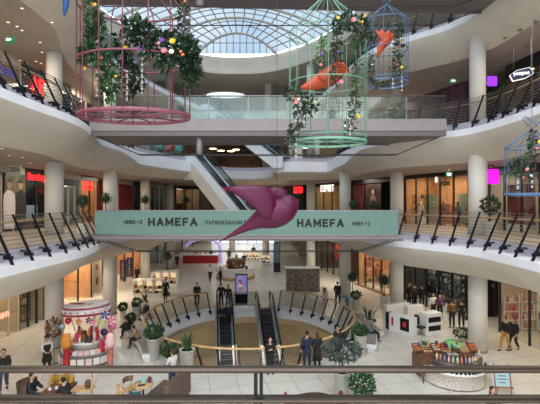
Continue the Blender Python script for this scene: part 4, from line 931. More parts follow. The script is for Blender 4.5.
# ================================================================ PLANTS
def foliage(m, c, r, n, size, rnd, mi=0, flat=.5):
    for _ in range(n):
        u = Vector((rnd.gauss(0, 1), rnd.gauss(0, 1), rnd.gauss(0, 1))).normalized(); q = rnd.uniform(.45, 1.0) ** .6
        p = Vector((c[0] + u.x * r[0] * q, c[1] + u.y * r[1] * q, c[2] + u.z * r[2] * q))
        a = (u + Vector((rnd.uniform(-.7, .7), rnd.uniform(-.7, .7), rnd.uniform(-.5, .7)))).normalized(); b = a.cross(Vector((rnd.uniform(-1, 1), rnd.uniform(-1, 1), rnd.uniform(-1, 1)))).normalized(); nn = a.cross(b)
        s = size * rnd.uniform(.7, 1.3)
        m.add([p, p + a * s * .5 + b * s * .28 + nn * s * .06, p + a * s, p + a * s * .5 - b * s * .28 + nn * s * .06], [(0, 1, 2), (0, 2, 3)], mi)
RND = random.Random(3)
def pot(t, r0, r1, h, square=False):
    m = MB()
    if square: m.bbox(-r1, r1, -r1, r1, 0, h, .03)
    else: m.lathe([(r0, 0), (r1, h), (r1 + .02, h), (r1 + .02, h - .02), (r1 - .03, h), (r1 - .04, h - .06)], n=22)
    pl = m.build('planter', M_pot, t)
    m = MB(); m.lathe([(0, h - .05), (r1 - .03, h - .05)] if not square else [(0, h + .004), (r1 * .8, h + .004)], n=18); m.build('soil', M_soil, pl)
def topiary(label, loc, H=1.5, br=.3, ph=.6, sq=True, group=None, name='topiary_tree'):
    t = thing(name, label, 'plant', loc, 0, group); pot(t, .2, .24, ph, sq)
    m = MB(); m.tube([(0, 0, ph), (.02, 0, (ph + H) / 2), (0, 0, H - br * .5)], .03, 6); m.build('trunk', M_bark, t)
    m = MB(); m.ell((0, 0, H), (br * .8, br * .8, br * .8), 12, 8); foliage(m, (0, 0, H), (br, br, br), 170, .11, RND); m.build('foliage', M_leafd, t); return t
def shrub(label, loc, ph, pr, fc, fr, lm=None, n=220, ls=.2, name='potted_shrub', taper=.75):
    t = thing(name, label, 'plant', loc); pot(t, pr * taper, pr, ph); fr = tuple(v * .8 for v in fr)
    m = MB(); foliage(m, (0, 0, fc), fr, int(n * 1.3), ls * .75, RND)
    m.build('foliage', lm or M_leaf, t); m = MB()
    for k in range(5): a = k * 1.26; m.tube([(0, 0, ph - .06), (fr[0] * .3 * math.cos(a), fr[1] * .3 * math.sin(a), fc)], .015, 5)
    m.build('stem', M_bark, t); return t
def blades(label, loc, ph, pr, bh, n=14, lm=None, spread=.35, name='snake_plant', taper=.75):
    t = thing(name, label, 'plant', loc); pot(t, pr * taper, pr, ph); m = MB()
    for k in range(n):
        a = RND.uniform(0, 2 * PI); r = RND.uniform(.02, pr * .7); h = bh * RND.uniform(.6, 1); b = Vector((r * math.cos(a), r * math.sin(a), ph - .05)); o = Vector((math.cos(a), math.sin(a), 0)); s = Vector((-math.sin(a), math.cos(a), 0)) * .045
        p1 = b + o * spread * .3 * h + Vector((0, 0, h * .55)); p2 = b + o * spread * h + Vector((0, 0, h))
        m.add([b - s * .6, b + s * .6, p1 + s, p1 - s, p2, p1 + o * .015], [(0, 1, 5), (1, 2, 5), (0, 5, 3), (2, 4, 5), (3, 5, 4)])
    m.build('leaf_blades', lm or M_leaf, t); return t
# first gallery ball trees
for (px, d, H, br, lb) in ((83, 22, 1.75, .33, 'ball shaped potted tree in front of the orange lit shop'), (105.5, 26.5, 1.95, .36, 'ball shaped potted tree left of the second left column'), (145, 33, 1.9, .36, 'ball shaped potted tree between the left columns above the banner'), (186, 42, 1.9, .4, 'ball shaped potted tree far back left above the banner'), (354, 32, 1.5, .4, 'leafy round potted tree right of the third right column'), (374, 28, 1.45, .33, 'dark potted tree beside the dark red posters')):
    topiary(lb, ((px - 270) * d / 400, d, F1), H, br, .55)
shrub('big leafy shrub in a pale pot beside the nearest right column', ((490 - 270) * 19.6 / 400, 19.6, F1), .75, .3, 1.55, (.5, .45, .5), M_leafd, 260, .2, 'potted_tree')
shrub('dark shrub beside the nearest left column on the second gallery', (at(70, 0, 24)[0], 24, F2), .6, .3, 1.3, (.75, .6, .5), M_leafd, 260, .2, 'potted_tree')
shrub('dark shrub behind the railing on the second gallery at right', (at(494, 0, 22.6)[0] + .2, 22.9, F2), .6, .3, 2.2, (.45, .45, .7), M_leafd, 260, .2, 'potted_tree')
shrub('loose green shrub beside the person on the second gallery', (at(399, 0, 25)[0], 25.2, F2), .6, .3, 1.5, (.55, .5, .8), M_leaf, 200, .2, 'potted_tree')
# ground floor ball trees
topiary('ball tree in a square white pot in front of the warm clothing shop', gp(384, 306), 1.95, .45, .8)
topiary('ball tree in a white pot beside the third right column', gp(352.5, 303), 2.0, .42, .8)
topiary('ball tree in a white pot among the far left ground columns', gp(167.5, 279), 2.3, .5, .9)
# ground floor planters round the opening
shrub('bush in a white pot in front of the ball tree, right of the opening', gp(356, 310), .8, .3, 1.1, (.42, .35, .28))
shrub('bushy plant in a tall white tapered pot near the right bench', gp(360.5, 355), 1.05, .32, 1.25, (.42, .4, .3), n=220)
blades('spiky plant behind the right bench', gp(369, 327), .5, .3, 1.1, 16, name='spiky_plant', spread=.6)
blades('spiky plant low behind the large shrub by the round railing', gp(352, 347), .4, .28, 1.0, 14, name='spiky_plant', spread=.4)
blades('snake plant in a tall white pot left of the opening', gp(187, 372), 1.05, .33, 1.0, 16)
shrub('wide leafy plant in a tall white pot beside the left bench', gp(153.5, 360), 1.1, .33, 1.4, (.55, .48, .32), n=260)
shrub('low leafy plant in a white pot at the left curve of the round railing', gp(170, 368), .55, .28, .85, (.5, .42, .3), n=200)
shrub('plant in a white pot between the two left benches', gp(136.5, 318), .8, .3, 1.05, (.34, .3, .32))
shrub('small dark plant beside the far end of the left bench', gp(131, 330), .4, .25, .75, (.3, .3, .32), M_leafd)
shrub('small plant behind the sweets kiosk near the second left column', gp(123, 318), .5, .22, .75, (.3, .3, .3))
blades('small spiky plant on the far side of the opening', gp(325, 301), .7, .25, .6, 12, name='spiky_plant')
blades('spiky plant left of the far bench by the round railing', gp(145, 306), .4, .25, .7, 12, name='spiky_plant')
t = shrub('large grey green tree in a tall grey pot in the foreground right of centre', gp(341.5, 396.5), 1.0, .30, 1.84, (1.0, .85, .46), M_leafg, 700, .18, 'potted_tree', .85)
m = MB(); m.tube([(0, 0, .9), (.03, 0, 1.3), (0, 0, 1.7)], .03, 6); m.build('trunk', M_bark, t)
shrub('glossy green plant in a low pot, right of the grey pot', gp(363, 404), .5, .26, .78, (.58, .5, .42), M_leaf, 260, .24)
shrub('small green plant on the floor beside the nearest right ground column', gp(462, 341), .25, .22, .45, (.5, .4, .28), M_leaf, 160, .22)

# ================================================================ BENCHES
def bench(label, pts, back=False):
    P = [gp(*p) for p in pts]; P = smooth([(p[0], p[1]) for p in P], 5); o = P[0]; P = [(p[0] - o[0], p[1] - o[1]) for p in P]
    t = thing('curved_bench', label, 'bench', (o[0], o[1], 0)); A = offset(P, .28); B = offset(P, -.28)
    m = MB(); m.prism(A + B[::-1], .40, .46); m.build('seat_pad', M_taupe, t)
    A = offset(P, .32); B = offset(P, -.32); m = MB(); m.prism(A + B[::-1], .18, .40); m.build('bench_shell', M_whitep, t)
    for p in (P[1], P[-2]): m = MB(); m.bbox(p[0] - .2, p[0] + .2, p[1] - .2, p[1] + .2, 0, .18); m.build('foot', M_whitep, t)
bench('curved white bench with two seated people, left of the opening', [(127, 333), (136, 342), (144, 350), (149, 362)])
bench('curved white bench left of the far railing', [(139, 313), (144, 318), (150, 326)])
bench('curved white bench with a seated man in grey, right of the opening', [(358, 320), (366, 328), (371, 340), (370, 352)])

# ================================================================ BIRDS
def loft(m, secs, n=14, mi=0):   # secs: (centre, radius_y, radius_perp, direction)
    vs = []; N = len(secs)
    for i, (c, ry, rp) in enumerate(secs):
        c = Vector(c); a = Vector(secs[max(0, i - 1)][0]); b = Vector(secs[min(N - 1, i + 1)][0]); d = (b - a).normalized(); up = Vector((-d.z, 0, d.x)).normalized()
        for j in range(n): an = 2 * PI * j / n; vs.append(c + Vector((0, 1, 0)) * ry * math.cos(an) + up * rp * math.sin(an))
    fs = [(i * n + j, i * n + (j + 1) % n, (i + 1) * n + (j + 1) % n, (i + 1) * n + j) for i in range(N - 1) for j in range(n)] + [tuple(range(n - 1, -1, -1)), tuple((N - 1) * n + j for j in range(n))]
    m.add(vs, fs, mi, True)
def wing(m, outline, thick, bend, c0):
    n = len(outline); cx = sum(p[0] for p in outline) / n; cz = sum(p[2] for p in outline) / n; cy = sum(p[1] for p in outline) / n
    A = [(p[0], p[1] - .012, p[2]) for p in outline]; B = [(p[0], p[1] + .012, p[2]) for p in outline]
    A2 = [(p[0] * .72 + cx * .28, p[1] * .72 + cy * .28 - thick * .5, p[2] * .72 + cz * .28) for p in outline]; B2 = [(q[0], q[1] + thick, q[2]) for q in A2]
    vs = A2 + A + B + B2 + [(cx, cy - thick * .6, cz), (cx, cy + thick * .6, cz)]; fs = []
    for i in range(n):
        j = (i + 1) % n
        for k in range(3): fs.append((k * n + i, k * n + j, (k + 1) * n + j, (k + 1) * n + i))
        fs.append((4 * n, j, i)); fs.append((4 * n + 1, 3 * n + i, 3 * n + j))
    m.add(vs, fs, 0, True)
M_mag = mat('magenta_gloss', (84, 2, 50), .42, var=.05, spec=.4)
D = 12.0; ox, oy, oz = at(272, 214, D)
def q3(px, py, dy=0): x, y, z = at(px, py, D); return (x - ox, dy, z - oz)
u = D / 400
t = thing('bird_sculpture', 'large glossy magenta bird hanging in mid air in front of the banner', 'sculpture', (ox, oy, oz))
m = MB()
loft(m, [(q3(217.5, 243), .02, .01), (q3(226, 238), .10, .03), (q3(238, 231.5), .14, .09), (q3(248, 226.5), .17, 4.6 * u), (q3(256, 221.5), .22, 8 * u), (q3(264, 217.5), .30, 11.8 * u), (q3(272, 215), .36, 14 * u), (q3(280, 212), .36, 14 * u), (q3(287, 208.5), .32, 12.4 * u), (q3(292, 205.5), .25, 9.0 * u), (q3(296, 203), .13, 4.6 * u), (q3(297.6, 202), .05, 1.6 * u)], 20)
m.build('body', M_mag, t)
m = MB(); m.ell(q3(287.6, 205), (10.6 * u, .30, 10.2 * u), 20, 14); m.build('head', M_mag, t)
m = MB(); loft(m, [(q3(294, 202.8), .10, 3.0 * u), (q3(297.6, 200.8), .05, 1.5 * u), (q3(300.3, 199.6), .006, .15 * u)], 10); m.build('beak', M_mag, t)
def yy(px): return -.30 - .35 * (275 - px) / 50
W1_ = [(224.4, 187.6), (240, 186.6), (256, 185.6), (266, 187.2), (272, 190.5), (275.5, 197), (276, 206), (276, 214), (271, 219), (264, 219), (260, 214.5), (257.5, 209.5), (253, 206.5), (249, 202.5), (243, 199), (236.5, 194.5), (231, 191)]
m = MB(); wing(m, [q3(a, b, yy(a)) for a, b in W1_], .12, 0, 0); m.build('near_wing', M_mag, t)
W2_ = [(268, 188), (275, 186.5), (283, 187.5), (287, 191), (287.5, 197), (282, 208), (272, 208), (270, 198)]
m = MB(); wing(m, [q3(a, b, .25) for a, b in W2_], .12, 0, 0); m.build('far_wing', M_mag, t)
m = MB(); m.tube([q3(277, 200, .05), (q3(277, 200)[0], .05, 9.8)], .006, 4); m.build('hanging_wire', M_dsteel, t)
M_obird = mat('orange_bird_paint', (180, 66, 26), .5, var=.06); M_bbird = mat('blue_bird_paint', (30, 74, 140), .5, var=.06)
def bird2(label, d, P, body, wingp, m_, top):
    ox, oy, oz = at(*P, d)
    def q(px, py, dy=0): x, y, z = at(px, py, d); return (x - ox, dy, z - oz)
    t = thing('bird_sculpture', label, 'sculpture', (ox, oy, oz)); m = MB(); k = d / 400
    loft(m, [(q(a, b), max(.005, c * k * .8), max(.004, c * k)) for a, b, c in body], 14); m.build('body', m_, t)
    for w, dy in wingp: m = MB(); wing(m, [q(a, b, dy) for a, b in w], .05, 0, 0); m.build('wing', m_, t)
    m = MB(); m.tube([(0, 0, 0), (0, 0, at(0, top, d)[2] - oz)], .006, 4); m.build('hanging_wire', M_dsteel, t)
bird2('orange bird hanging inside the mint green cage', 11.0, (328, 75), [(299, 89, 1.2), (306, 87, 3.5), (316, 83, 7), (328, 77.5, 9.5), (337, 72, 9), (344, 68, 6), (347, 70, 2.5), (349.5, 73, .3)], [([(316, 78), (326, 72), (338, 62.5), (342, 68), (336, 78), (322, 84)], -.22)], M_obird, 20)
bird2('orange bird with spread wing inside the small upper blue cage', 14.0, (384, 43), [(377, 58, .6), (379, 53, 2), (381, 47, 4), (385, 42, 5.2), (389, 38, 4.2), (392.5, 35.5, 2.6), (395, 34.5, .4)], [([(384, 46), (378, 38), (374.5, 31), (378.5, 33), (381, 30), (384, 34), (388, 31), (390, 36), (390, 44)], -.10)], M_obird, 14)
bird2('blue tail of a hanging bird at the top left edge of the view', 12.0, (66, -4), [(62, -22, 8), (64, -10, 6), (66, 0, 3.4), (65.8, 6, 2.8), (64.8, 12, 1.8), (64.3, 16.5, .4)], [], M_bbird, -60)

# ================================================================ CAGES
M_fl = [mat('yellow_petals', (226, 186, 40), .6), mat('pink_petals', (214, 130, 140), .6), mat('white_petals', (226, 220, 208), .6), mat('purple_petals', (96, 60, 140), .6), mat('orange_petals', (214, 110, 60), .6)]
def flower(t, c, r, mi, face=(0, -1, .2)):
    m = MB(); f = Vector(face).normalized(); a = f.cross(Vector((0, 0, 1))).normalized(); b = a.cross(f); c = Vector(c)
    for ring, (rr, lift, n) in enumerate(((1, 0, 7), (.62, .25, 6))):
        for k in range(n):
            an = 2 * PI * k / n + ring * .4; d = a * math.cos(an) + b * math.sin(an); s = a * -math.sin(an) + b * math.cos(an)
            m.add([c + f * lift * r, c + d * r * rr * .6 + s * r * .32 + f * (lift + .1) * r, c + d * r * rr + f * (lift + .22) * r, c + d * r * rr * .6 - s * r * .32 + f * (lift + .1) * r], [(0, 1, 2, 3)])
    m.ell(c + f * r * .35, (r * .22,) * 3, 8, 5); m.build('flower', M_fl[mi], t)
def garland(label, d, path, w, n, lm, flowers, strands=(), ls=.13, dens=1.0, cat='garland', yoff=0):
    dens0 = max(p[2] for p in path) > 9
    o = at(path[0][0], path[0][1], d); t = thing('flower_garland', label, cat, o)
    def q(px, py, dy=0): x, y, z = at(px, py, d); return Vector((x - o[0], dy, z - o[2]))
    m = MB(); st = MB(); pts = [q(*p[:2]) for p in path]; st.tube(pts, .018, 5); st.build('vine', M_bark, t)
    for a, b, pa, pb in zip(pts, pts[1:], path, path[1:]):
        L = (b - a).length; k = max(1, int(L / .10))
        for i in range(k):
            f = (i + .5) / k; c = a.lerp(b, f); ww = (pa[2] * (1 - f) + pb[2] * f) * d / 400
            foliage(m, c, (ww, ww * .8, ww), int(n * dens * 1.6), ls, RND)
    m.build('foliage', lm, t)
    for (px, py, r, mi) in flowers: flower(t, q(px, py, (-.36 if dens0 else -.18) if r > 1.6 else -.14), r * d / 400, mi)
    for (px, p0, p1) in strands:
        s = MB(); z0 = q(px, p0).z; z1 = q(px, p1).z; x = q(px, 0).x; k = int((z0 - z1) / .05)
        for i in range(k):
            z = z0 - .05 * i; a = i * 2.1; s.add([(x, 0, z), (x + .03 * math.cos(a), .03 * math.sin(a), z - .01), (x + .02 * math.cos(a + .7), .035 * math.sin(a + .7), z - .06)], [(0, 1, 2)]); s.add([(x, 0, z), (x - .03 * math.cos(a), -.03 * math.sin(a), z - .01), (x - .02 * math.cos(a + .7), -.035 * math.sin(a + .7), z - .06)], [(0, 1, 2)])
        s.build('petal_strand', M_fl[2], t)
WB = .78
def cage(label, px, d, rpx, hoops, apex, nb, m_, sy=1.0, wbar=.018, band=None, star=False, double=False, top=-200, scroll=False):
    wbar *= WB; X = (px - 270) * d / 400; r = rpx * d / 400; zb = at(0, hoops[-1], d)[2]
    t = thing('bird_cage', label, 'bird cage', (X, d, zb)); z = [at(0, h, d)[2] - zb for h in hoops]; za = at(0, apex, d)[2] - zb
    def ring(zz, rad, tr, rb=None, nm='hoop'):
        m = MB(); m.tube([(rad * math.cos(2 * PI * k / 48), rad * sy * math.sin(2 * PI * k / 48), zz) for k in range(48)], tr, 6, closed=True, rb=rb); m.build(nm, m_, t)
    for k, zz in enumerate(z):
        if k == len(z) - 1 and band:
            m = MB(); m.lathe([(r, zz - band), (r + .012, zz - band), (r + .012, zz + band), (r, zz + band), (r, zz - band)], n=48, sy=sy, cap=False); m.build('base_band', m_, t)
        else: ring(zz, r, wbar * 1.6)
    if double: ring(z[-1] + .14, r * 1.0, wbar * 1.8)
    for k in range(nb):
        a = 2 * PI * (k + .3) / nb; c, s = math.cos(a) * r, math.sin(a) * r * sy
        pts = [(c, s, 0), (c, s, z[0])] + [(c * (1 - f) * (1 + .15 * math.sin(PI * f)), s * (1 - f), z[0] + (za - z[0]) * f) for f in (.25, .5, .75, 1)]
        m = MB(); m.tube(pts, wbar, 5); m.build('bar', m_, t)
    if star:
        for k in range(5):
            a = PI * k / 5 + .2; m = MB(); m.tube([(-math.cos(a) * r, -math.sin(a) * r * sy, .02), (math.cos(a) * r, math.sin(a) * r * sy, .02)], wbar * 1.3, 5); m.build('floor_bar', m_, t)
    m = MB(); m.tube([(0, 0, za), (0, 0, za + (26 if top < -100 else top) - 0 if False else min(12, 21 - (zb + za)))], .008, 4); m.build('hanging_wire', M_steel, t)
    if scroll:
        for s in (-1, 1):
            m = MB(); m.tube([(s * (.05 + .20 * math.sin(f * 1.9)), 0, za + .05 + .28 * math.sin(f * 1.3) * (1 if f < 1.6 else .8)) for f in [i * .24 for i in range(11)]], .014, 5); m.build('scroll', m_, t)
    return t
M_pk = mat('dusty_rose_paint', (128, 68, 80), .5, var=.05); M_gn = mat('mint_cage_paint', (112, 158, 134), .5, var=.05); M_bl = mat('blue_cage_paint', (74, 108, 142), .5, var=.05)
cage('big dusty rose bird cage hanging at upper left', 134, 10.7, 55.5, (6, 62, 116.5), -34, 15, M_pk, .62, .022, .055, True)
cage('mint green bird cage with an orange bird, hanging right of centre', 327.5, 11.0, 38.5, (34, 84, 142.5), -8, 14, M_gn, .8, .012, .035, True, True)
cage('small light blue bird cage hanging at the upper right', 386.5, 14.0, 21, (22, 50, 83.5), 4, 12, M_bl, .8, .014, .03, False, True, scroll=True)
cage('blue bird cage with flowers hanging at the right edge', 532, 11.0, 25, (147.5, 194.5), 129, 12, M_bl, .8, .013, .04, False, False, scroll=True)
garland('thick flower garland on the right half of the dusty rose cage', 10.0, [(128, 26, 7), (138, 30, 10), (150, 42, 13), (160, 50, 16), (172, 54, 16), (184, 46, 11), (190, 62, 8), (192, 80, 6)], .3, 24, M_leafd, [(176, 47, 3.4, 0), (168, 56, 3.4, 1), (175, 57, 3, 2), (166, 46, 3, 3), (143, 54, 2.4, 3), (163, 49, 2.2, 1), (186, 60, 2.0, 4), (184, 57, 1.8, 4)], [(142, 58, 96)], .20)
garland('climbing garland on the left bars of the dusty rose cage', 10.3, [(90, 2, 4), (94, 16, 5), (98, 32, 7), (84, 56, 5), (100, 50, 8), (104, 70, 9), (112, 84, 8), (106, 96, 4)], .3, 10, M_leaf, [(98, 8, 2.2, 0), (94, 6, 1.4, 4), (88, 71, 1.8, 0), (118, 78, 1.6, 0), (104, 60, 1.5, 4)], [(97, 60, 98), (127, 70, 104)], .20)
garland('garland in the middle of the dusty rose cage', 11.0, [(118, 38, 8), (126, 52, 9), (120, 66, 10), (134, 74, 9), (138, 84, 6), (128, 96, 4)], .3, 10, M_leafd, [(130, 53, 2.6, 0), (120, 76, 1.8, 0), (134, 44, 1.5, 2)], [(130, 80, 102)], .20)
garland('leafy vine between the dusty rose cage and the glass roof', 10.4, [(180, 0, 3), (184, 14, 3), (182, 28, 4), (186, 50, 6), (188, 64, 6), (186, 84, 4), (182, 92, 3)], .2, 6, M_leafd, [(184, 58, 2.2, 4), (188, 62, 1.8, 1), (186, 4, 1.6, 4)], [], .16)
garland('arched flower garland at the top right of the mint cage', 10.2, [(334, 26, 4), (342, 23, 6), (350, 19, 8), (358, 24, 8), (364, 30, 7), (368, 38, 4)], .3, 19, M_leafd, [(352, 23, 3.0, 1), (360, 25, 2.2, 0), (337, 21, 2, 0), (364, 18, 1.4, 0), (353, 23, 1.4, 2)], [], .13)
garland('slim vine down the centre of the mint cage', 10.4, [(338, 28, 3), (336, 44, 4), (337, 60, 3), (334, 72, 4), (336, 84, 3)], .2, 7, M_leafd, [(337, 54, 1.8, 3), (340, 84, 2.6, 1)], [], .12)
garland('vine down the right side of the mint cage', 10.6, [(358, 34, 4), (358, 50, 3.5), (357, 66, 3), (356, 84, 3), (356, 100, 4), (354, 114, 5), (350, 124, 5), (346, 138, 3)], .2, 8, M_leaf, [(359, 53, 1.8, 3), (357, 118, 2.4, 0), (356, 108, 1.6, 3), (344, 127, 1.4, 2)], [(350, 122, 137)], .13)
garland('left vine with small blooms inside the mint cage', 10.8, [(322, 36, 2), (321, 48, 3.5), (320, 60, 3), (319, 68, 2)], .2, 6, M_leafl, [(321, 57, 2.2, 3), (320, 67, 2, 1)], [], .11)
garland('flower cluster at the lower left of the mint cage', 10.2, [(286, 96, 3), (292, 92, 7), (298, 98, 9), (308, 104, 8), (314, 104, 6), (300, 116, 6), (294, 130, 4), (290, 142, 2)], .3, 11, M_leafd, [(296, 104, 2.6, 1), (298, 101, 1.8, 2), (295, 100, 1.6, 4), (314, 103, 1.6, 0)], [(296, 108, 160), (304, 110, 128)], .13)
garland('vine down the right bars of the small upper blue cage', 13.2, [(399, 18, 2), (399, 32, 3), (398, 46, 3), (398, 60, 3), (396, 66, 5), (402, 70, 6), (392, 72, 6)], .2, 8, M_leafd, [(399, 42, 1.4, 0), (400, 69, 1.8, 0), (396, 66, 1.4, 4)], [(402, 76, 92), (393, 78, 90)], .13)
garland('slim vine down the left bars of the small upper blue cage', 13.6, [(371, 54, 2), (371, 70, 2), (370, 80, 2), (378, 86, 2), (390, 84, 2)], .2, 7, M_leafd, [(371, 66, 1.0, 2)], [], .11)
garland('flower garland across the right edge cage', 10.2, [(533, 132, 2.5), (533, 146, 3), (531, 158, 4), (520, 162, 6), (512, 170, 5), (524, 172, 8), (534, 168, 7), (538, 178, 6)], .25, 9, M_leafd, [(534.5, 143, 2.2, 0), (532, 149, 1.8, 1), (531, 139, 1.5, 3), (522, 170, 2.0, 1), (524, 169, 1.4, 0), (520, 178, 1.6, 4), (527, 176, 1.2, 2)], [(518, 174, 190), (532, 174, 188)], .12)
# ================================================================ KIOSKS AND FURNITURE
def goods(t, xs, ys, z, n, kind, hs=(.08, .2), nm='product'):
    for k in range(n):
        x = RND.uniform(*xs); y = RND.uniform(*ys); h = RND.uniform(*hs); m = MB(); r = RND.uniform(.04, .07)
        if k % 3 == 0: m.bbox(x - r, x + r, y - r, y + r, z, z + h, .01)
        elif k % 3 == 1: m.lathe([(r, z), (r, z + h * .7), (r * .4, z + h * .85), (r * .4, z + h)], x, y, 8)
        else: m.lathe([(r * .6, z), (r, z + h * .6), (0, z + h)], x, y, 8)
        m.build(nm, pal(kind, k), t)
# sweets kiosk
p = gp(87.5, 369); KY = p[1] + .9; KX = (86.5 - 270) * KY / 400
k1 = thing('sweets_kiosk', 'round sweets kiosk with a white and magenta canopy, lollipops and balloons', 'kiosk', (KX, KY, 0))
M_can = mat('white_canopy', (226, 216, 214), .5, rgb2=(216, 204, 206), scale=4); M_magt = mat('magenta_trim', (150, 30, 66), .5)
def canopy(z0, z1, rx, ry, n=40):
    m = MB(); vs = []; 
    for k in range(n): a = 2 * PI * k / n; c, s = math.cos(a), math.sin(a); q = 1 + .04 * math.cos(2 * a); zz = .05 * c; vs += [(rx * c * q, ry * s * q, z0 + zz), (rx * 1.02 * c * q, ry * 1.02 * s * q, z1 + zz)]
    m.add(vs, [(2 * k, 2 * ((k + 1) % n), 2 * ((k + 1) % n) + 1, 2 * k + 1) for k in range(n)], 0, True); m.add([vs[2 * k] for k in range(n)], [tuple(range(n - 1, -1, -1))]); m.add([vs[2 * k + 1] for k in range(n)], [tuple(range(n))]); return m
canopy(2.40, 2.48, 1.12, .9).build('lower_trim', M_magt, k1); canopy(2.49, 2.70, 1.1, .88).build('canopy_board', M_can, k1); canopy(2.71, 2.76, 1.06, .85).build('upper_trim', M_magt, k1); canopy(2.77, 2.82, 1.03, .82).build('canopy_top', M_can, k1)
m = MB(); m.lathe([(0, .0), (.42, 0), (.42, .012), (0, .012)], n=20, sy=.5); o = m.build('yellow_print', mat('yellow_print', (206, 180, 60), .5), k1); o.location = (.5, -.2, 2.825)
m = MB(); m.lathe([(0, .0), (.4, 0), (.4, .012), (0, .012)], n=20, sy=.3); o = m.build('magenta_print', M_magt, k1); o.location = (-.45, .0, 2.825)
for k in range(9): a = PI * 1.1 + k * .1 * PI; x, y = 1.13 * math.cos(a), .91 * math.sin(a); text('CANDY LAND'[k] if 'CANDY LAND'[k] != ' ' else 'A', .08, .08, (x, y, 2.59 + .05 * math.cos(a)), a + PI / 2, M_magt, k1, 'canopy_letter', .02)
for a in (.6, 2.5, 3.8, 5.6): m = MB(); m.tube([(.35 * math.cos(a), .3 * math.sin(a), .9), (.8 * math.cos(a), .65 * math.sin(a), 2.5)], .025, 6); m.build('canopy_post', M_steel, k1)
m = MB(); m.lathe([(1.2, 0), (1.2, .55), (1.25, .58), (1.25, .62), (.75, .62)], n=32, sy=.8); m.build('counter', M_greyw, k1)
m = MB(); m.lathe([(.75, .6), (.75, .98), (.8, 1.0), (.8, 1.04), (0, 1.04)], n=28, sy=.8); m.build('upper_counter', M_pot, k1)
for k in range(14):
    a = PI + PI * k / 13; r = 1.02; m = MB(); M = Matrix.Translation((r * math.cos(a), r * .8 * math.sin(a), .62)) @ Matrix.Rotation(a + PI / 2, 4, 'Z'); m.bbox(-.11, .11, -.13, .13, 0, .16, .01, 0, M); m.build('candy_tub', (M_whitep, pal('pink', 2), pal('pink', k))[k % 3], k1)
for k in range(12):
    a = PI + PI * k / 11; m = MB(); M = Matrix.Translation((1.24 * math.cos(a), 1.24 * .8 * math.sin(a), .16)) @ Matrix.Rotation(a + PI / 2, 4, 'Z'); m.bbox(-.14, .14, -.03, .03, 0, .3, .01, 0, M); m.build('printed_panel', (M_whitep, pal('pink', 4), M_whitep, pal('pink', 2))[k % 4], k1)
goods(k1, (-.55, .55), (-.5, .3), 1.041, 26, 'multi', (.12, .42)); goods(k1, (-.55, .55), (-.5, .3), 1.041, 22, 'pink', (.3, .75)); goods(k1, (-1.1, -.8), (-.4, .3), .62, 12, 'pink', (.3, 1.0)); goods(k1, (.8, 1.1), (-.4, .3), .62, 12, 'pink', (.3, 1.1))
pc = [((206, 120, 60), 'orange'), ((120, 50, 110), 'purple'), ((200, 60, 90), 'red pink'), ((190, 170, 60), 'yellow'), ((70, 60, 120), 'dark violet'), ((210, 90, 130), 'bright pink')]
for k, ((c, nm), (px, py, r)) in enumerate(zip(pc, ((79, 322, 3.6), (89, 320.5, 3.6), (93, 322, 3), (101, 322, 3.2), (105, 315, 4.6), (111, 320, 4.6)))):
    x, y, z = at(px, py, KY - .75); t = thing('pinwheel', '%s disc shaped lollipop hanging under the kiosk canopy' % nm, 'lollipop', (x, y, z))
    m = MB(); R = r * y / 400
    for j in range(10): a = j * PI / 5; m.add([(0, -.02, 0), (R * math.cos(a), -.03, R * math.sin(a)), (R * math.cos(a + .6), .02, R * math.sin(a + .6)), (0, .02, 0)], [(0, 1, 2), (0, 2, 3)], j % 2)
    m.ell((0, 0, 0), (R * .85, .02, R * .85), 14, 6, 0); m.build('disc', [mat('lolly_' + nm.replace(' ', '_'), c, .5), M_fl[2]], t); m = MB(); m.tube([(0, 0, R), (0, .3, R + .25)], .008, 4); m.build('string', M_steel, t)
for k, (px, py, r, c, nm) in enumerate(((61, 327, 4, (170, 180, 190), 'silver'), (68, 321, 3.4, (200, 40, 90), 'magenta and silver'), (112, 326, 4, (226, 110, 160), 'pink'), (110, 334, 3.6, (196, 90, 120), 'dark pink'), (104, 332, 3.6, (60, 50, 90), 'indigo'))):
    x, y, z = at(px, py, KY - .3); t = thing('foil_balloon', '%s foil balloon tied to the sweets kiosk' % nm, 'balloon', (x, y, z)); R = r * y / 400
    m = MB(); m.ell((0, 0, 0), (R, R * .6, R), 16, 10); m.build('balloon_skin', mat('balloon_' + nm.replace(' ', '_'), c, .25, .4), t); m = MB(); m.tube([(0, 0, -R), (.05, 0, -R - .5), (.0, 0, -z + 1.0)], .006, 4); m.build('ribbon', M_fl[1], t)
for k, (px, c, nm) in enumerate(((63.5, (190, 40, 44), 'red'), (108, (210, 120, 110), 'salmon'))):
    x, y, z = gp(px, 372 - k); t = thing('candy_tower', 'tall %s candy dispenser tower at the side of the sweets kiosk' % nm, 'candy stand', (x, y + .25, 0)); m = MB(); m.lathe([(.15, 0), (.17, .06), (.13, .1), (.13, .95), (.15, 1.0)], n=16); m.build('tower', mat('tower_' + nm, c, .4, rgb2=tuple(int(v * .75) for v in c), scale=14), t); m = MB(); m.lathe([(.12, 1.0), (.2, 1.12), (.24, 1.3), (.17, 1.42), (.2, 1.52), (.1, 1.66), (0, 1.7)], n=12); m.build('candy_cluster', pal('pink', 1 + k), t)
t = thing('balloon_stand', 'brown and gold bouquet of decorations on a pole left of the sweets kiosk', 'decoration stand', gp(54, 364)); m = MB(); m.tube([(0, 0, 0), (0, 0, 1.5)], .02, 6); m.lathe([(.18, 0), (.18, .04)], n=14); m.build('pole', M_steel, t); m = MB(); foliage(m, (0, 0, 1.75), (.33, .3, .45), 220, .15, RND); m.build('bouquet', mat('gold_brown_leaves', (150, 96, 50), .6, rgb2=(96, 54, 34), scale=5), t)

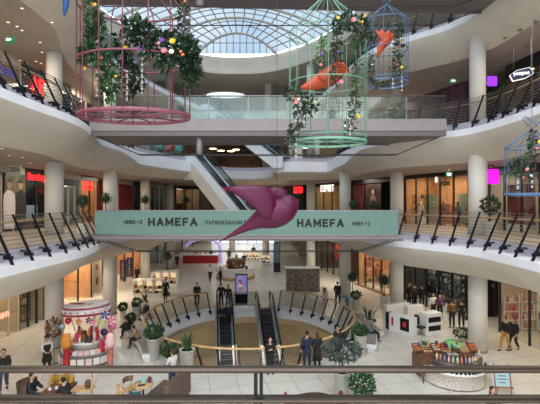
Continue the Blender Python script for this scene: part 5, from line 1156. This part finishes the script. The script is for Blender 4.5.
# white phone kiosk right
k2 = thing('white_kiosk', 'white rectangular kiosk island with black and red display panels', 'kiosk', (8.6, 24.6, 0), -.28)
def kp(px, py): p = gp(px, py); v = Matrix.Rotation(.28, 3, 'Z') @ Vector((p[0] - 8.6, p[1] - 24.6, 0)); return v
def wallseg(a, b, h, nm, mt=None, th=.16, z0=0):
    a, b = kp(*a), kp(*b); d = (b - a).normalized(); n = Vector((-d.y, d.x, 0)) * th; m = MB()
    m.prism([tuple(a)[:2], tuple(b)[:2], tuple(b + n)[:2], tuple(a + n)[:2]], z0, h); m.build(nm, mt or M_whitep, k2); return a, b, d
a, b, d = wallseg((389, 330), (412, 337), 1.05, 'front_counter', th=.5)
def panel(a, d, s0, s1, z0, z1, mt, nm, off=.02):
    m = MB(); n = Vector((d.y, -d.x, 0)) * off; p = a + d * s0; q = a + d * s1; m.add([tuple(p + n)[:2] + (z0,), tuple(q + n)[:2] + (z0,), tuple(q + n)[:2] + (z1,), tuple(p + n)[:2] + (z1,), tuple(p - n * .2)[:2] + (z0,), tuple(q - n * .2)[:2] + (z0,), tuple(q - n * .2)[:2] + (z1,), tuple(p - n * .2)[:2] + (z1,)], [(0, 1, 2, 3), (0, 4, 5, 1), (3, 2, 6, 7), (0, 3, 7, 4), (1, 5, 6, 2)]); m.build(nm, mt, k2)
Lf = (b - a).length; panel(a, d, Lf * .50, Lf * .88, .22, .95, M_black, 'black_poster'); panel(a, d, Lf * .62, Lf * .76, .45, .75, M_redsign and mat('red_print', (196, 40, 40), .5), 'red_flower_print', .028); panel(a, d, Lf * .12, Lf * .2, .35, .85, mat('red_print', (196, 40, 40), .5), 'red_mark', .028)
a, b, d = wallseg((427, 336), (442, 334), 1.25, 'right_cabinet', th=.7); Lr = (b - a).length
panel(a, d, Lr * .1, Lr * .9, .25, .55, M_black, 'black_drawer'); panel(a, d, Lr * .1, Lr * .9, .75, 1.05, M_black, 'black_drawer')
wallseg((387, 320), (410, 317), .95, 'back_counter', th=.4); wallseg((408, 324), (424, 322), 1.1, 'shelf_cabinet', th=.4); wallseg((412, 331), (424, 332), .8, 'desk', th=.6, z0=.74)
a, b, d = wallseg((414, 330), (422, 331), .9, 'laptop', M_black, .25, .81)
# black cabinet panel end
wallseg((385.5, 328), (389, 330), 1.0, 'black_end_panel', M_black, .4)
t = thing('office_chair', 'black office chair at the white kiosk', 'chair', gp(420.5, 335), .6); m = MB(); m.bbox(-.24, .24, -.24, .24, .44, .52); m.build('seat', M_black, t); m = MB(); m.bbox(-.22, .22, .2, .27, .55, 1.0); m.build('backrest', M_black, t); m = MB(); m.lathe([(.03, .1), (.03, .44)], n=8)
for k in range(5): a = k * 1.257; m.tube([(0, 0, .1), (.28 * math.cos(a), .28 * math.sin(a), .05)], .02, 5)
m.build('base', M_steel, t)

# food kiosk bottom right
p = gp(456, 396); BY = p[1] + 1.65; BX = (452 - 270) * BY / 400
k3 = thing('food_kiosk', 'rounded food kiosk with patterned white front and wooden crates, bottom right', 'kiosk', (BX, BY, 0))
M_patt = mat('patterned_front', (222, 216, 208), .6, rgb2=(184, 164, 150), scale=26)
m = MB(); m.lathe([(1.35, .05), (1.35, .62), (1.40, .64), (1.40, .70), (.9, .70)], n=36, a0=PI * .9, a1=PI * 2.02); m.build('front_counter', M_patt, k3)
m = MB(); m.lathe([(1.3, 0), (1.3, .05)], n=36, a0=PI * .9, a1=PI * 2.02); m.build('plinth', M_black, k3)
m = MB(); m.lathe([(1.41, .64), (1.43, .70), (1.0, .72)], n=36, a0=PI * 1.1, a1=PI * 2.0); m.build('counter_top', M_whitep, k3)
m = MB(); m.lathe([(1.2, .72), (1.2, .86), (1.2, 1.05), (.9, 1.06)], n=30, a0=PI * 1.15, a1=PI * 1.95); m.build('upper_shelf', mat('dark_glass_case', (70, 62, 58), .3), k3)
for k in range(18): a = PI * 1.2 + PI * .7 * k / 17; m = MB(); m.lathe([(.055, .71), (.06, .80), (.02, .84)], 1.32 * math.cos(a), 1.32 * math.sin(a), 8); m.build('black_jar', M_black, k3)
for k in range(16): a = PI * 1.18 + PI * .74 * k / 15; m = MB(); m.lathe([(.05, 1.06), (.05, 1.24), (.02, 1.30), (.02, 1.34)], 1.08 * math.cos(a), 1.08 * math.sin(a), 8); m.build('drink_bottle', mat('bottle_%d' % (k % 5), [(216, 200, 160), (200, 120, 110), (120, 136, 170), (220, 176, 170), (176, 190, 150)][k % 5], .3), k3)
m = MB(); m.bbox(-1.45, 1.2, .2, .8, 0, .95); m.build('rear_counter', M_dwood, k3); m = MB(); m.bbox(-1.5, -.9, -.3, .8, .2, .9); m.build('side_counter', M_dwood, k3)
for k in range(7):
    x = -1.35 + .42 * k; m = MB(); M = Matrix.Translation((x, .35, .96)) @ Matrix.Rotation(.5, 4, 'X'); m.box(-.18, .18, 0, .5, 0, .12, 0, M); m.build('wood_crate', M_wood if k % 2 else M_dwood, k3)
    m = MB(); [m.ell(M @ Vector((-.12 + .08 * j, .1 + .13 * i, .14)), (.05, .05, .04), 6, 4) for j in range(4) for i in range(3)]; m.build('snacks', pal('warm', k), k3)
goods(k3, (-1.3, 1.1), (.2, .7), 1.2, 12, 'multi', (.1, .25)); goods(k3, (-.7, .7), (-.5, .1), .95, 8, 'warm', (.15, .3))
m = MB(); m.box(-.3, .15, -.35, 0, .7, 1.15); m.box(-.28, .13, -.37, -.35, .75, 1.1); m.build('coffee_machine', M_steel, k3)
for k in range(6): x = -1.5 + .25 * k; m = MB(); m.box(x, x + .05, -.55 + .1 * k, -.5 + .1 * k, 0, 1.0); m.build('slat_post', M_dwood, k3)
t = thing('green_cushion', 'light green domed cover on top of the food kiosk', 'cover', (BX + .35, BY + .75, .96)); m = MB(); m.lathe([(.62, 0), (.6, .12), (.48, .34), (.25, .48), (0, .52)], n=20, sy=.55); m.build('cover_shell', mat('light_green_fabric', (122, 180, 112), .6), t); m = MB(); m.tube([(-.62, 0, .02), (-.4, -.1, .42), (0, -.12, .53), (.4, -.1, .42), (.62, 0, .02)], .015, 5); m.build('piping', M_leaf, t)
blades('small green potted grass on the food kiosk', (BX - 1.0, BY + .55, 1.08), .18, .1, .4, 12, M_leafl, .6, 'potted_grass')
t = thing('menu_easel', 'pale blue menu board on a red wooden easel beside the food kiosk', 'sign', gp(504, 396), -.1)
m = MB(); m.add([], []); M = Matrix.Translation((0, .12, .32)) @ Matrix.Rotation(-.16, 4, 'X'); m.box(-.36, .36, -.01, .02, 0, .82, 0, M); m.build('board', mat('pale_blue_board', (176, 210, 214), .5, var=.06), t)
m = MB(); M4 = M @ Matrix.Translation((0, -.012, .4)); 
for k, w in enumerate((.34, .42, .3, .4, .26)): m.box(-w / 2, w / 2, -.006, .0, .26 - .13 * k, .30 - .13 * k, 0, M4)
m.build('written_lines', M_cgrey, t)
M_ro = mat('red_orange_wood', (176, 86, 52), .5)
for x in (-.3, .3): m = MB(); m.tube([(x, -.02, 0), (x, .25, 1.2)], .022, 6); m.build('leg', M_ro, t)
m = MB(); m.tube([(0, .55, 0), (0, .25, 1.15)], .022, 6); m.build('leg', M_ro, t); m = MB(); m.box(-.4, .4, .06, .12, .28, .32); m.build('ledge', M_ro, t)

# far kiosks
p = gp(234, 281); k4 = thing('round_kiosk', 'round white kiosk on a wooden plinth in the far centre of the hall', 'kiosk', (p[0], p[1] + 1.9, 0)); m = MB(); m.lathe([(2.0, 0), (2.0, .28)], n=36); m.build('plinth', M_wood, k4); m = MB(); m.lathe([(1.9, .28), (2.0, 1.0), (2.05, 1.05), (2.05, 1.1), (1.3, 1.1), (1.3, .5)], n=36, cap=False); m.build('counter', M_whitep, k4)
m = MB(); m.lathe([(.9, .3), (.9, 1.9), (.7, 1.95), (0, 2.0)], 0, .0, n=12); m.build('centre_stand', M_dwood, k4)
for k in range(12): a = PI + PI * k / 11; m = MB(); m.bbox(-.12, .12, -.03, .03, 0, .22, .01, 0, Matrix.Translation((.95 * math.cos(a), .95 * math.sin(a), 1.2 + .3 * (k % 2))) @ Matrix.Rotation(a + PI / 2, 4, 'Z')); m.build('product', pal('warm', k), k4)
goods(k4, (-1.2, 1.5), (-1.7, -1.5), 1.1, 9, 'dark', (.15, .45))
p = gp(200, 263.5); k5 = thing('red_stall', 'red counter stall under a glowing lilac arch at the far left of the hall', 'stall', (p[0], p[1] + 1, 0)); m = MB(); m.bbox(-2.2, 2.2, -.9, .9, 0, 1.0); m.build('counter', mat('bright_red_counter', (176, 32, 28), .5), k5); m = MB(); m.bbox(-2.2, 2.2, -.95, .95, 1.0, 1.08); m.build('counter_top', M_whitep, k5)
m = MB(); ap = [(0.3 + 2.15 * math.cos(a) , -.4, 2.0 + 1.05 * math.sin(a)) for a in [PI * (1 - k / 16) for k in range(17)]]; m.tube(ap + [(2.5, -.4, 1.0), (2.6, -.4, 0)], .2, 8); m.build('glowing_arch', mat('lilac_arch', (180, 160, 230), .5, emit=.45), k5)
goods(k5, (-1.9, 1.9), (-.6, .6), 1.08, 14, 'pink', (.2, .5))
def showcase(label, px0, px1, py, depth, h, n, kind, rz=0):
    a = gp(px0, py); b = gp(px1, py); w = b[0] - a[0]; t = thing('showcase', label, 'display counter', ((a[0] + b[0]) / 2, a[1] + depth / 2, 0), rz)
    m = MB(); m.bbox(-w / 2, w / 2, -depth / 2, depth / 2, 0, .28); m.build('base', M_whitep, t)
    m = MB(); m.box(-w / 2 + .05, w / 2 - .05, depth / 2 - .08, depth / 2, .28, h); m.build('back_panel', mat('lit_showcase_back', (240, 214, 170), .5, emit=.7), t)
    for z in (.62, h - .04): m = MB(); m.box(-w / 2, w / 2, -depth / 2, depth / 2, z, z + .04); m.build('shelf', M_whitep, t)
    for k in range(n + 1): x = -w / 2 + w * k / n; m = MB(); m.box(x - .04, x + .04, -depth / 2, depth / 2, .28, h); m.build('divider', M_whitep, t)
    for k in range(n * 4):
        x = -w / 2 + w * (k + .5) / (n * 4); z = .28 if k % 2 else .66; m = MB(); m.bbox(x - .13, x + .13, -depth / 2 + .12, -depth / 2 + .45, z + .001, z + RND.uniform(.12, .28), .02); m.build('product', pal(kind, k), t)
showcase('lit white showcase counter with red goods in front, left side of the hall', 133, 162, 297, 1.1, 1.35, 3, 'warm'); showcase('lit white showcase counter behind the first one', 152, 176, 287, 1.1, 1.35, 3, 'multi')
showcase('small lit jewellery counter far down the hall', 246, 259, 262, 1.0, 1.3, 2, 'warm')
showcase('white counter to the right of the far jewellery counter', 261, 270, 265, 1.0, 1.2, 2, 'dark')
# textured info desk
p = gp(303, 292); t = thing('info_desk', 'tall concave desk clad in wavy taupe panelling beside the far side of the opening', 'desk', (p[0], p[1] + .5, 0))
M_wavy = mat('wavy_taupe', (148, 132, 116), .7, rgb2=(112, 98, 86), scale=5)
m = MB(); nn = 40; vs = []
for j in range(13):
    z = 2.0 * j / 12
    for i in range(nn + 1): x = -1.45 + 2.9 * i / nn; vs.append((x, -.25 + .25 * (x / 1.45) ** 2 * -1 + .03 * math.sin(z * 22 + 2.2 * math.cos(x * 1.6)), z))
m.add(vs, [(j * (nn + 1) + i, j * (nn + 1) + i + 1, (j + 1) * (nn + 1) + i + 1, (j + 1) * (nn + 1) + i) for j in range(12) for i in range(nn)], 0, True); m.build('wavy_front', M_wavy, t)
m = MB(); m.box(-1.45, 1.45, -.18, .3, 0, 1.98); m.build('desk_body', M_wavy, t); m = MB(); m.bbox(-1.5, 1.5, -.55, .4, 2.0, 2.08); m.build('desk_top', M_pot, t)
# display totems
def totem(label, px, py, w, h, scr, col):
    t = thing('display_totem', label, 'screen', gp(px, py)); m = MB(); m.bbox(-w / 2, w / 2, -.08, .08, 0, h, .02); m.build('housing', M_black, t)
    m = MB(); m.box(-w / 2 + .07, w / 2 - .07, -.09, -.081, h * .32, h - .1); m.build('screen', scr, t)
    if col:
        for k in range(5): m = MB(); m.ell((-w * .1 + .08 * (k % 2), -.09, h * .42 + .2 * k), (.14, .006, .09), 10, 6); m.build('screen_image', mat('screen_blob_%d' % k, [(200, 120, 60), (90, 130, 80), (220, 190, 120), (180, 70, 60), (80, 60, 120)][k], .5, emit=.5), t)
totem('black advertising totem with a colourful screen behind the escalators', 241.5, 303, .95, 2.25, mat('totem_screen', (150, 130, 170), .4, emit=.5, rgb2=(110, 120, 190), scale=2.5), True)
totem('tall grey blue information totem in the far hall', 277, 272, .75, 3.3, mat('grey_screen', (96, 110, 124), .4), False)
# far small counters behind wavy desk
t = thing('counter_desk', 'white counter with papers behind the wavy taupe desk', 'desk', (gp(306, 285)[0], gp(306, 285)[1], 0)); m = MB(); m.bbox(-1.2, 1.2, -.3, .3, 0, 1.1); m.build('counter_body', M_whitep, t); m = MB(); m.bbox(-1.25, 1.25, -.35, .35, 1.1, 1.15); m.build('counter_top', M_wood, t)

# ================================================================ CAFE
def chair(label, loc, rz, m_, kind='wood', leg=None, seat_h=.45, back_h=.85):
    t = thing('cafe_chair' if kind != 'arm' else 'armchair', label, 'chair', loc, rz); leg = leg or M_wood
    if kind == 'arm':
        m = MB(); m.lathe([(.0, .38), (.34, .38), (.36, .48), (0, .5)], n=20); m.build('seat', m_, t)
        m = MB(); m.lathe([(.34, .4), (.40, back_h), (.36, back_h + .02), (.29, .45)], n=20, a0=-.4, a1=PI + .4); m.build('backrest', m_, t)
    else:
        m = MB(); m.bbox(-.23, .23, -.22, .22, seat_h - .05, seat_h); m.build('seat', m_ if kind != 'woodseat' else M_wood, t)
        m = MB(); m.lathe([(.24, back_h - .2), (.26, back_h - .02), (.24, back_h), (.21, back_h - .2)], 0, .0, n=14, a0=.45, a1=PI - .45); m.build('backrest', m_, t)
        for s in (-1, 1): m = MB(); m.tube([(s * .18, .18, seat_h), (s * .17, .2, back_h - .1)], .015, 6); m.build('back_post', leg, t)
    for sx in (-1, 1):
        for sy in (-1, 1): m = MB(); m.tube([(sx * .17, sy * .16, seat_h - .06), (sx * .23, sy * .22, 0)], [.02, .014], 6); m.build('leg', leg, t)
    return t
def table(label, loc, r, m_, h=.74, sq=False):
    t = thing('cafe_table', label, 'table', loc); m = MB(); (m.bbox(-r, r, -r, r, h - .04, h) if sq else m.lathe([(0, h - .04), (r, h - .04), (r + .01, h - .02), (r, h), (0, h)], n=28)); m.build('table_top', m_, t)
    m = MB(); m.lathe([(.24, 0), (.24, .02), (.04, .05), (.035, h - .04)], n=14); m.build('pedestal', M_black, t); return t
def gz(px, py, z): return gp(px, py, z)
x, y, _ = gz(143, 384, .74); table('round pale wood cafe table with a card and tablet on it', (x, y, 0), .40, M_wood)
t = thing('menu_card', 'small teal and white card standing on the round cafe table', 'card', (x - .02, y + .1, .741)); m = MB(); m.box(-.09, .09, -.005, .005, 0, .2, 0, Matrix.Rotation(-.2, 4, 'X')); m.build('card', mat('teal_card', (130, 190, 190), .5), t)
t = thing('menu_card', 'small dark red card standing on the round cafe table', 'card', (x + .2, y + .14, .741), -.4); m = MB(); m.box(-.09, .09, -.005, .005, 0, .22, 0, Matrix.Rotation(-.2, 4, 'X')); m.build('card', M_cplum, t)
t = thing('tablet', 'dark tablet lying flat on the round cafe table', 'tablet', (x - .02, y - .12, .741), .2); m = MB(); m.bbox(-.13, .13, -.08, .08, 0, .012, .004); m.build('tablet_body', M_black, t)
chair('brown backed wooden cafe chair left of the round table', (x - .62, y + .28, 0), .9, M_dwood, 'woodseat'); chair('teal cafe chair in front of the round table', (x - .05, y - .65, 0), PI - .1, mat('teal_fabric', (30, 76, 84), .7))
t = thing('sofa', 'brown high backed sofa with its back to the right, bottom left', 'sofa', (gz(167, 392, .4)[0], gz(167, 392, .4)[1], 0), -.25); M_sofa = mat('brown_sofa', (96, 78, 68), .7)
m = MB(); m.bbox(-.65, .35, -1.0, .9, .14, .44, .04); m.build('seat', M_sofa, t); m = MB(); m.bbox(.35, .6, -1.0, .9, .1, 1.12, .05); m.build('backrest', M_sofa, t)
for sx in (-.55, .5):
    for sy in (-.9, .8): m = MB(); m.box(sx - .03, sx + .03, sy - .03, sy + .03, 0, .14); m.build('leg', M_dwood, t)
x, y, _ = gz(57, 388, .74); table('square cafe table between the seated pair at lower left', (x, y, 0), .42, M_dwood, .72, True)
for k in range(3): t = thing('coffee_cup', '%s white cup on the square cafe table' % ('left', 'middle', 'right')[k], 'cup', (x - .22 + .2 * k, y - .1 + .1 * (k % 2), .721)); m = MB(); m.lathe([(.03, 0), (.045, .08), (.038, .08), (.026, .01)], n=12); m.build('cup_body', M_whitep, t); m = MB(); m.lathe([(.07, .0), (.075, .008), (0, .004)], n=12); m.build('saucer', M_whitep, t)
chair('brown tub armchair behind the man in the black suit', (gz(28, 390, .6)[0], gz(28, 390, .6)[1], 0), PI / 2, mat('brown_leather', (84, 60, 48), .5), 'arm', M_dwood, .44, .95)
t = thing('wooden_stand', 'pale wooden high stand with a tall post at the lower left', 'stand', (gz(84, 392, .6)[0], gz(84, 392, .6)[1], 0)); 
for sx in (-.35, .3): m = MB(); m.box(sx - .03, sx + .03, -.03, .03, 0, .75 if sx < 0 else 1.35); m.build('post', M_wood, t)
m = MB(); m.bbox(-.42, .36, -.22, .22, .70, .76); m.build('shelf', M_wood, t); m = MB(); m.ell((.15, 0, .92), (.12, .12, .16)); m.build('dark_lantern', M_dwood, t)
t = thing('wooden_stand', 'short pale wooden post with a rounded end left of the brown backed chair', 'stand', (gz(118, 396, .5)[0], gz(118, 396, .5)[1], 0)); m = MB(); m.box(-.05, .05, -.05, .05, 0, .95); m.build('post', M_wood, t); m = MB(); m.ell((.1, -.02, .72), (.14, .1, .18)); m.build('rounded_end', M_wood, t); m = MB(); m.box(-.1, .4, -.05, .05, .5, .56); m.build('arm', M_wood, t)
x, y, _ = gz(316, 400, .74); t = table('large dark round table at the bottom edge', (x, y - .35, 0), .95, M_dwood)
chair('red topped chair at the bottom edge left of the dark round table', (gz(291, 395, .8)[0], gz(291, 395, .8)[1], 0), PI / 2 + .2, mat('red_fabric', (150, 34, 40), .7))

# ================================================================ PEOPLE
def esc_place(E, s, off, dx=.15, L=9.6, h=5.55):
    n = math.hypot(dx, 1); x = E[0] + dx / n * s + off; y = E[1] - s / n; q = min(1, max(0, (s - .6) / (L - 1.2))); ns = max(6, int(h / .21)); z = E[2] - math.floor(q * ns) * h / ns - (h / ns if q > 0 else 0); return (x, y, z)
rz_e = math.atan2(1, .15) - PI / 2
person('man in black at the top left of the descending escalator', esc_place(E1, .35, -.24), 0, arms='rail', h=1.75, top=M_cblack, legs=M_cblack)
person('woman in dark jacket at the top right of the descending escalator', esc_place(E1, .55, .26), 0, h=1.68, long_hair=True, top=M_cblack, legs=M_cjean, hair=M_hbrown)
person('person in black lower down on the left of the descending escalator', esc_place(E1, 2.0, -.22), 0, arms='lap', h=1.7, top=M_cblack, hair=M_hbrown)
person('person with a red scarf and navy jacket lower down on the escalator', esc_place(E1, 1.9, .24), 0, h=1.78, top=M_cnavy, legs=M_cblack)
person('man in black standing at the left rail of the far landing', gp(197, 306), .2, arms='lap', h=1.75)
person('woman in black looking at her phone in front of the round railing', (gp(270, 374)[0], gp(270, 374)[1], 0), .3, arms='phone', h=1.66, hair=M_hdark, long_hair=True, held=('phone', 'black phone held by the woman in front of the round railing'))
person('man in a navy suit leaning on the wooden handrail with his back turned', (gp(306.5, 368)[0], 18.55, 0), PI, arms='railone', h=1.80, top=M_cnavy, legs=M_cnavy)
person('woman in a long black coat with her back turned beside the navy suit', (gp(317, 368)[0], 18.7, 0), PI + .2, arms='lap', h=1.70, skirt=M_cblack, hair=M_hbrown, long_hair=True)
person('dark haired person in black by the handrail behind the grey green tree', (gp(337, 356)[0], 20.0, 0), -.6, h=1.58, arms='lap', long_hair=True)
person('man in a dark jacket walking away near the third right column', gp(337.5, 305), 2.6, 'walk', h=1.75, top=M_cblack, legs=M_cblack)
person('child in a bright cyan jacket beside the far right railing', gp(347, 309.5), .6, h=1.08, top=M_ccyan, legs=M_cgrey, hair=M_ccyan)
pp = gp(368.5, 341); person('man in a grey shirt bending forward on the right bench', (pp[0] + .1, pp[1], 0), PI / 2 + .15, 'sitlean', h=1.75, top=M_cgrey, legs=M_cblack)
t = thing('shopping_bag', 'white plastic shopping bag at the feet of the seated man in grey', 'bag', gp(380, 337)); m = MB(); m.ell((0, 0, .17), (.24, .18, .17), 12, 8); m.tube([(-.1, 0, .28), (-.05, 0, .44), (.05, 0, .44), (.1, 0, .28)], .015, 5); m.build('bag_body', M_cwhite, t)
person('man in black jacket and mustard trousers walking past the right column', gp(505.5, 351), -1.2, 'walk', h=1.78, top=M_cblack, legs=M_cyel)
person('woman in black walking beside the man in mustard trousers', gp(513.5, 350.5), -1.1, 'walk', h=1.72, top=M_cblack, legs=M_cblack, long_hair=True)
person('man in a mustard jacket in front of the black perfume shop', gp(452, 328), PI, h=1.78, top=mat('ochre_jacket', (126, 84, 40), .8), legs=M_cnavy)
person('person all in black standing right of the mustard jacket', gp(461.5, 328), PI - .3, h=1.80)
person('woman in a white top outside the perfume shop', gp(433, 318), .3, h=1.66, top=M_cwhite, long_hair=True, hair=M_hbrown)
person('woman in plum top beside the white top by the perfume shop', gp(440, 319), -.3, h=1.64, top=M_cplum, long_hair=True)
person('man in black by the perfume shop, leftmost of the group', gp(409, 306), .4, h=1.74); person('man in dark brown by the perfume shop behind the white kiosk', gp(414.5, 307), PI, h=1.78, top=M_cbrown); person('person in black looking into the perfume shop', gp(422, 308), PI, h=1.74)
person('man in a dark jacket and jeans walking in at the lower left edge', (gp(3.5, 392)[0], gp(3.5, 392)[1], 0), .5, 'walk', 'lap', h=1.75, top=mat('dark_green_jacket', (40, 44, 38), .8), legs=M_cjean)
person('woman with a dark hat and long apron beside the sweets kiosk', gp(47, 370), .6, arms='lap', h=1.58, top=M_cwhite, legs=M_cblack, skirt=M_cblack, hat=M_cblack, apron=M_cblack)
xx, yy_, _ = gz(38, 386, .8); person('man in a black suit sitting in the brown armchair', (xx - .25, yy_, 0), PI / 2 - .1, 'sit', 'table', h=1.78, top=mat('suit_black', (24, 26, 34), .7), legs=M_cjean)
xx, yy_, _ = gz(66, 388, .8); person('man with black hair sitting at the right of the square cafe table', (xx + .15, yy_ - .1, 0), -PI / 2 - .3, 'sitlean', 'table', h=1.74, top=M_cblack, legs=M_cjean)
xx, yy_, _ = gz(53, 378, .9); person('person in a mustard yellow jumper on the far side of the square table', (xx - .05, yy_ + .45, 0), .2, 'sitlean', 'table', h=1.66, top=M_cyel, legs=M_cblack, hair=M_hbrown)
xx, yy_, _ = gz(63, 378, .9); person('second person in mustard yellow on the far side of the square table', (xx + .1, yy_ + .5, 0), -.2, 'sitlean', 'table', h=1.66, top=M_cyel, legs=M_cbrown)
person('woman with hair up in a pale top and jeans standing left of the sofa', (gp(172.5, 389)[0], gp(172.5, 389)[1], 0), -2.2, arms='lap', h=1.62, top=M_cwhite, legs=M_cjean, hair=M_hbrown)
pp = gp(129.5, 337); person('man in black slouching on the far end of the left bench', (pp[0] + .05, pp[1], 0), -PI / 2 + .3, 'sitlean', 'lap', h=1.75)
pp = gp(137.5, 347); person('person in tan on the near half of the left bench', (pp[0] + .05, pp[1], 0), -PI / 2 + .3, 'sitlean', 'lap', h=1.68, top=M_ctan, legs=M_cblack, hair=M_hdark)
pp = gp(145.5, 319); person('person in dark clothes on the far left bench near the railing', (pp[0] + .1, pp[1], 0), -.9, 'sit', 'lap', h=1.7, top=M_cnavy)
person('woman in a black coat carrying a bag past the lit showcases', gp(165.5, 301), .3, 'walk', h=1.72, skirt=M_cblack, held=('bag', 'black handbag carried past the lit showcases by the woman in a coat'))
person('person in black standing behind the lit showcases', gp(137, 284), -.4, h=1.7)
person('woman in white top and black trousers walking near the far kiosk', gp(210, 282), .4, 'walk', h=1.72, top=M_cwhite, long_hair=True)
person('person in black leaning on the round far kiosk', gp(220.5, 285.5), -1.3, arms='lap', h=1.75)
person('dark silhouette of a man in the far bright hall', gp(229, 262), 0, h=1.78); person('small child in blue in the far bright hall', gp(236.5, 262), 0, h=1.1, top=M_cnavy)
person('person in black behind the far round kiosk', gp(244, 268), 0, h=1.75); person('person near the far jewellery counter', gp(253.5, 258), 0, h=1.75)
person('person behind the red stall', gp(211, 262), 0, h=1.7); person('woman in dark dress between the far left columns', gp(177, 268), .2, h=1.68, skirt=M_cplum)
person('seller with curly black hair sitting beside the food kiosk', (gz(492, 388, 1.2)[0], gz(492, 388, 1.2)[1], 0), .3, 'sit', 'lap', h=1.72, top=M_cblack, hair=M_hdark, long_hair=True)
person('person with dark red hair at the dark round table', (gz(340, 391, 1.15)[0], gz(340, 391, 1.15)[1] - .2, 0), PI / 2, 'sit', 'table', h=1.70, top=M_cblack, hair=mat('auburn_hair', (96, 30, 26), .7))
person('person in a plum jumper at the right of the dark round table', (gz(355, 397, .95)[0] + .0, gz(355, 397, .95)[1] - .3, 0), PI / 2, 'sit', 'table', h=1.45, top=M_cplum, hair=M_cplum)
person('man in black jacket with a red collar standing on the second gallery', (7.35, 24.0, F2), .3, arms='camera', h=1.78, top=M_cblack, legs=M_cblack)
person('person in dark clothes riding the far upper escalator', (-5.3, 41.2, F3 - .95), 0, arms='lap', h=1.75)
person('person in grey standing beside the lower part of the far upper escalator', (-3.4, 40.0, F3 - 2.5), 0, h=1.7, top=M_cgrey)

# ================================================================ CAMERA, SKY, LIGHTS
cam = bpy.data.cameras.new('camera'); co = bpy.data.objects.new('camera', cam); C.objects.link(co); sc.camera = co
co.location = (0, 0, EYE); co.rotation_euler = (PI / 2, 0, 0); cam.sensor_width = 36; cam.lens = 400 / 540 * 36; cam.clip_start = .05; cam.clip_end = 500
w = bpy.data.worlds.new('sky'); sc.world = w; w.use_nodes = True; nt = w.node_tree; bg = nt.nodes['Background']
tc = nt.nodes.new('ShaderNodeTexCoord'); nz = nt.nodes.new('ShaderNodeTexNoise'); nz.inputs['Scale'].default_value = 3.0; nz.inputs['Detail'].default_value = 5
rp = nt.nodes.new('ShaderNodeValToRGB'); rp.color_ramp.elements[0].position = .42; rp.color_ramp.elements[1].position = .62
rp.color_ramp.elements[0].color = (lin(186), lin(208), lin(228), 1); rp.color_ramp.elements[1].color = (lin(250), lin(248), lin(244), 1)
nt.links.new(tc.outputs['Generated'], nz.inputs['Vector']); nt.links.new(nz.outputs['Fac'], rp.inputs['Fac']); nt.links.new(rp.outputs['Color'], bg.inputs['Color']); bg.inputs['Strength'].default_value = SKY
sun = bpy.data.lights.new('daylight', 'SUN'); sun.energy = SUN; sun.angle = math.radians(100); sun.color = (.96, .98, 1.0); so = bpy.data.objects.new('daylight', sun); C.objects.link(so); so.rotation_euler = (.25, 0, 0)
area((HC[0], 27, -1.75), 4, 130, (1, .85, .6)); area((HC[0] - 4, 31, -1.75), 2, 120, (1, .85, .6)); area((HC[0] + 4, 31, -1.75), 2, 120, (1, .85, .6))
for (x, y, e) in ((-5, 52, 220), (-5, 60, 220), (-5, 68, 260)): area((x, y, 4.0), 5, e, (1, .93, .84))
for (x, y, z, e) in ((-13.2, 17, F2 - 2.05, 70), (-13, 25, F2 - 2.05, 70), (-12.9, 34, F2 - 2.05, 80), (13, 16.5, F2 - 2.05, 60), (11.6, 25, F2 - 2.05, 60), (8, 36, F2 - 2.05, 60), (0, 50, F2 - 2.05, 120),  # unseen area lamps added under the ceilings to brighten the dark galleries
                   (-12, 18, F3 - 2.05, 110), (-12, 28, F3 - 2.05, 110), (13.3, 17.5, F3 - 2.05, 80), (9, 32, F3 - 2.05, 110), (0, 50, F3 - 2.05, 70),
                   (-13.3, 17, 4.05, 50), (-13, 25, 4.05, 60), (-12.8, 33, 4.05, 90), (13, 17, 4.05, 50), (11.6, 25, 4.05, 60), (6.5, 38, 4.05, 80)): area((x, y, z), 2.4, e * 2.0, (1, .87, .70))
finish()
vs_ = sc.view_settings; sc.display_settings.display_device = 'sRGB'; vs_.view_transform = 'Standard'; vs_.look = 'None'; vs_.gamma = 1.0; vs_.use_curve_mapping = False; vs_.exposure = EXPO
for lb, l in LABELS.items():
    if len(l) > 1 and not l[0][1]: print('DUPLICATE LABEL', lb)
print('OBJECTS', len(bpy.data.objects))
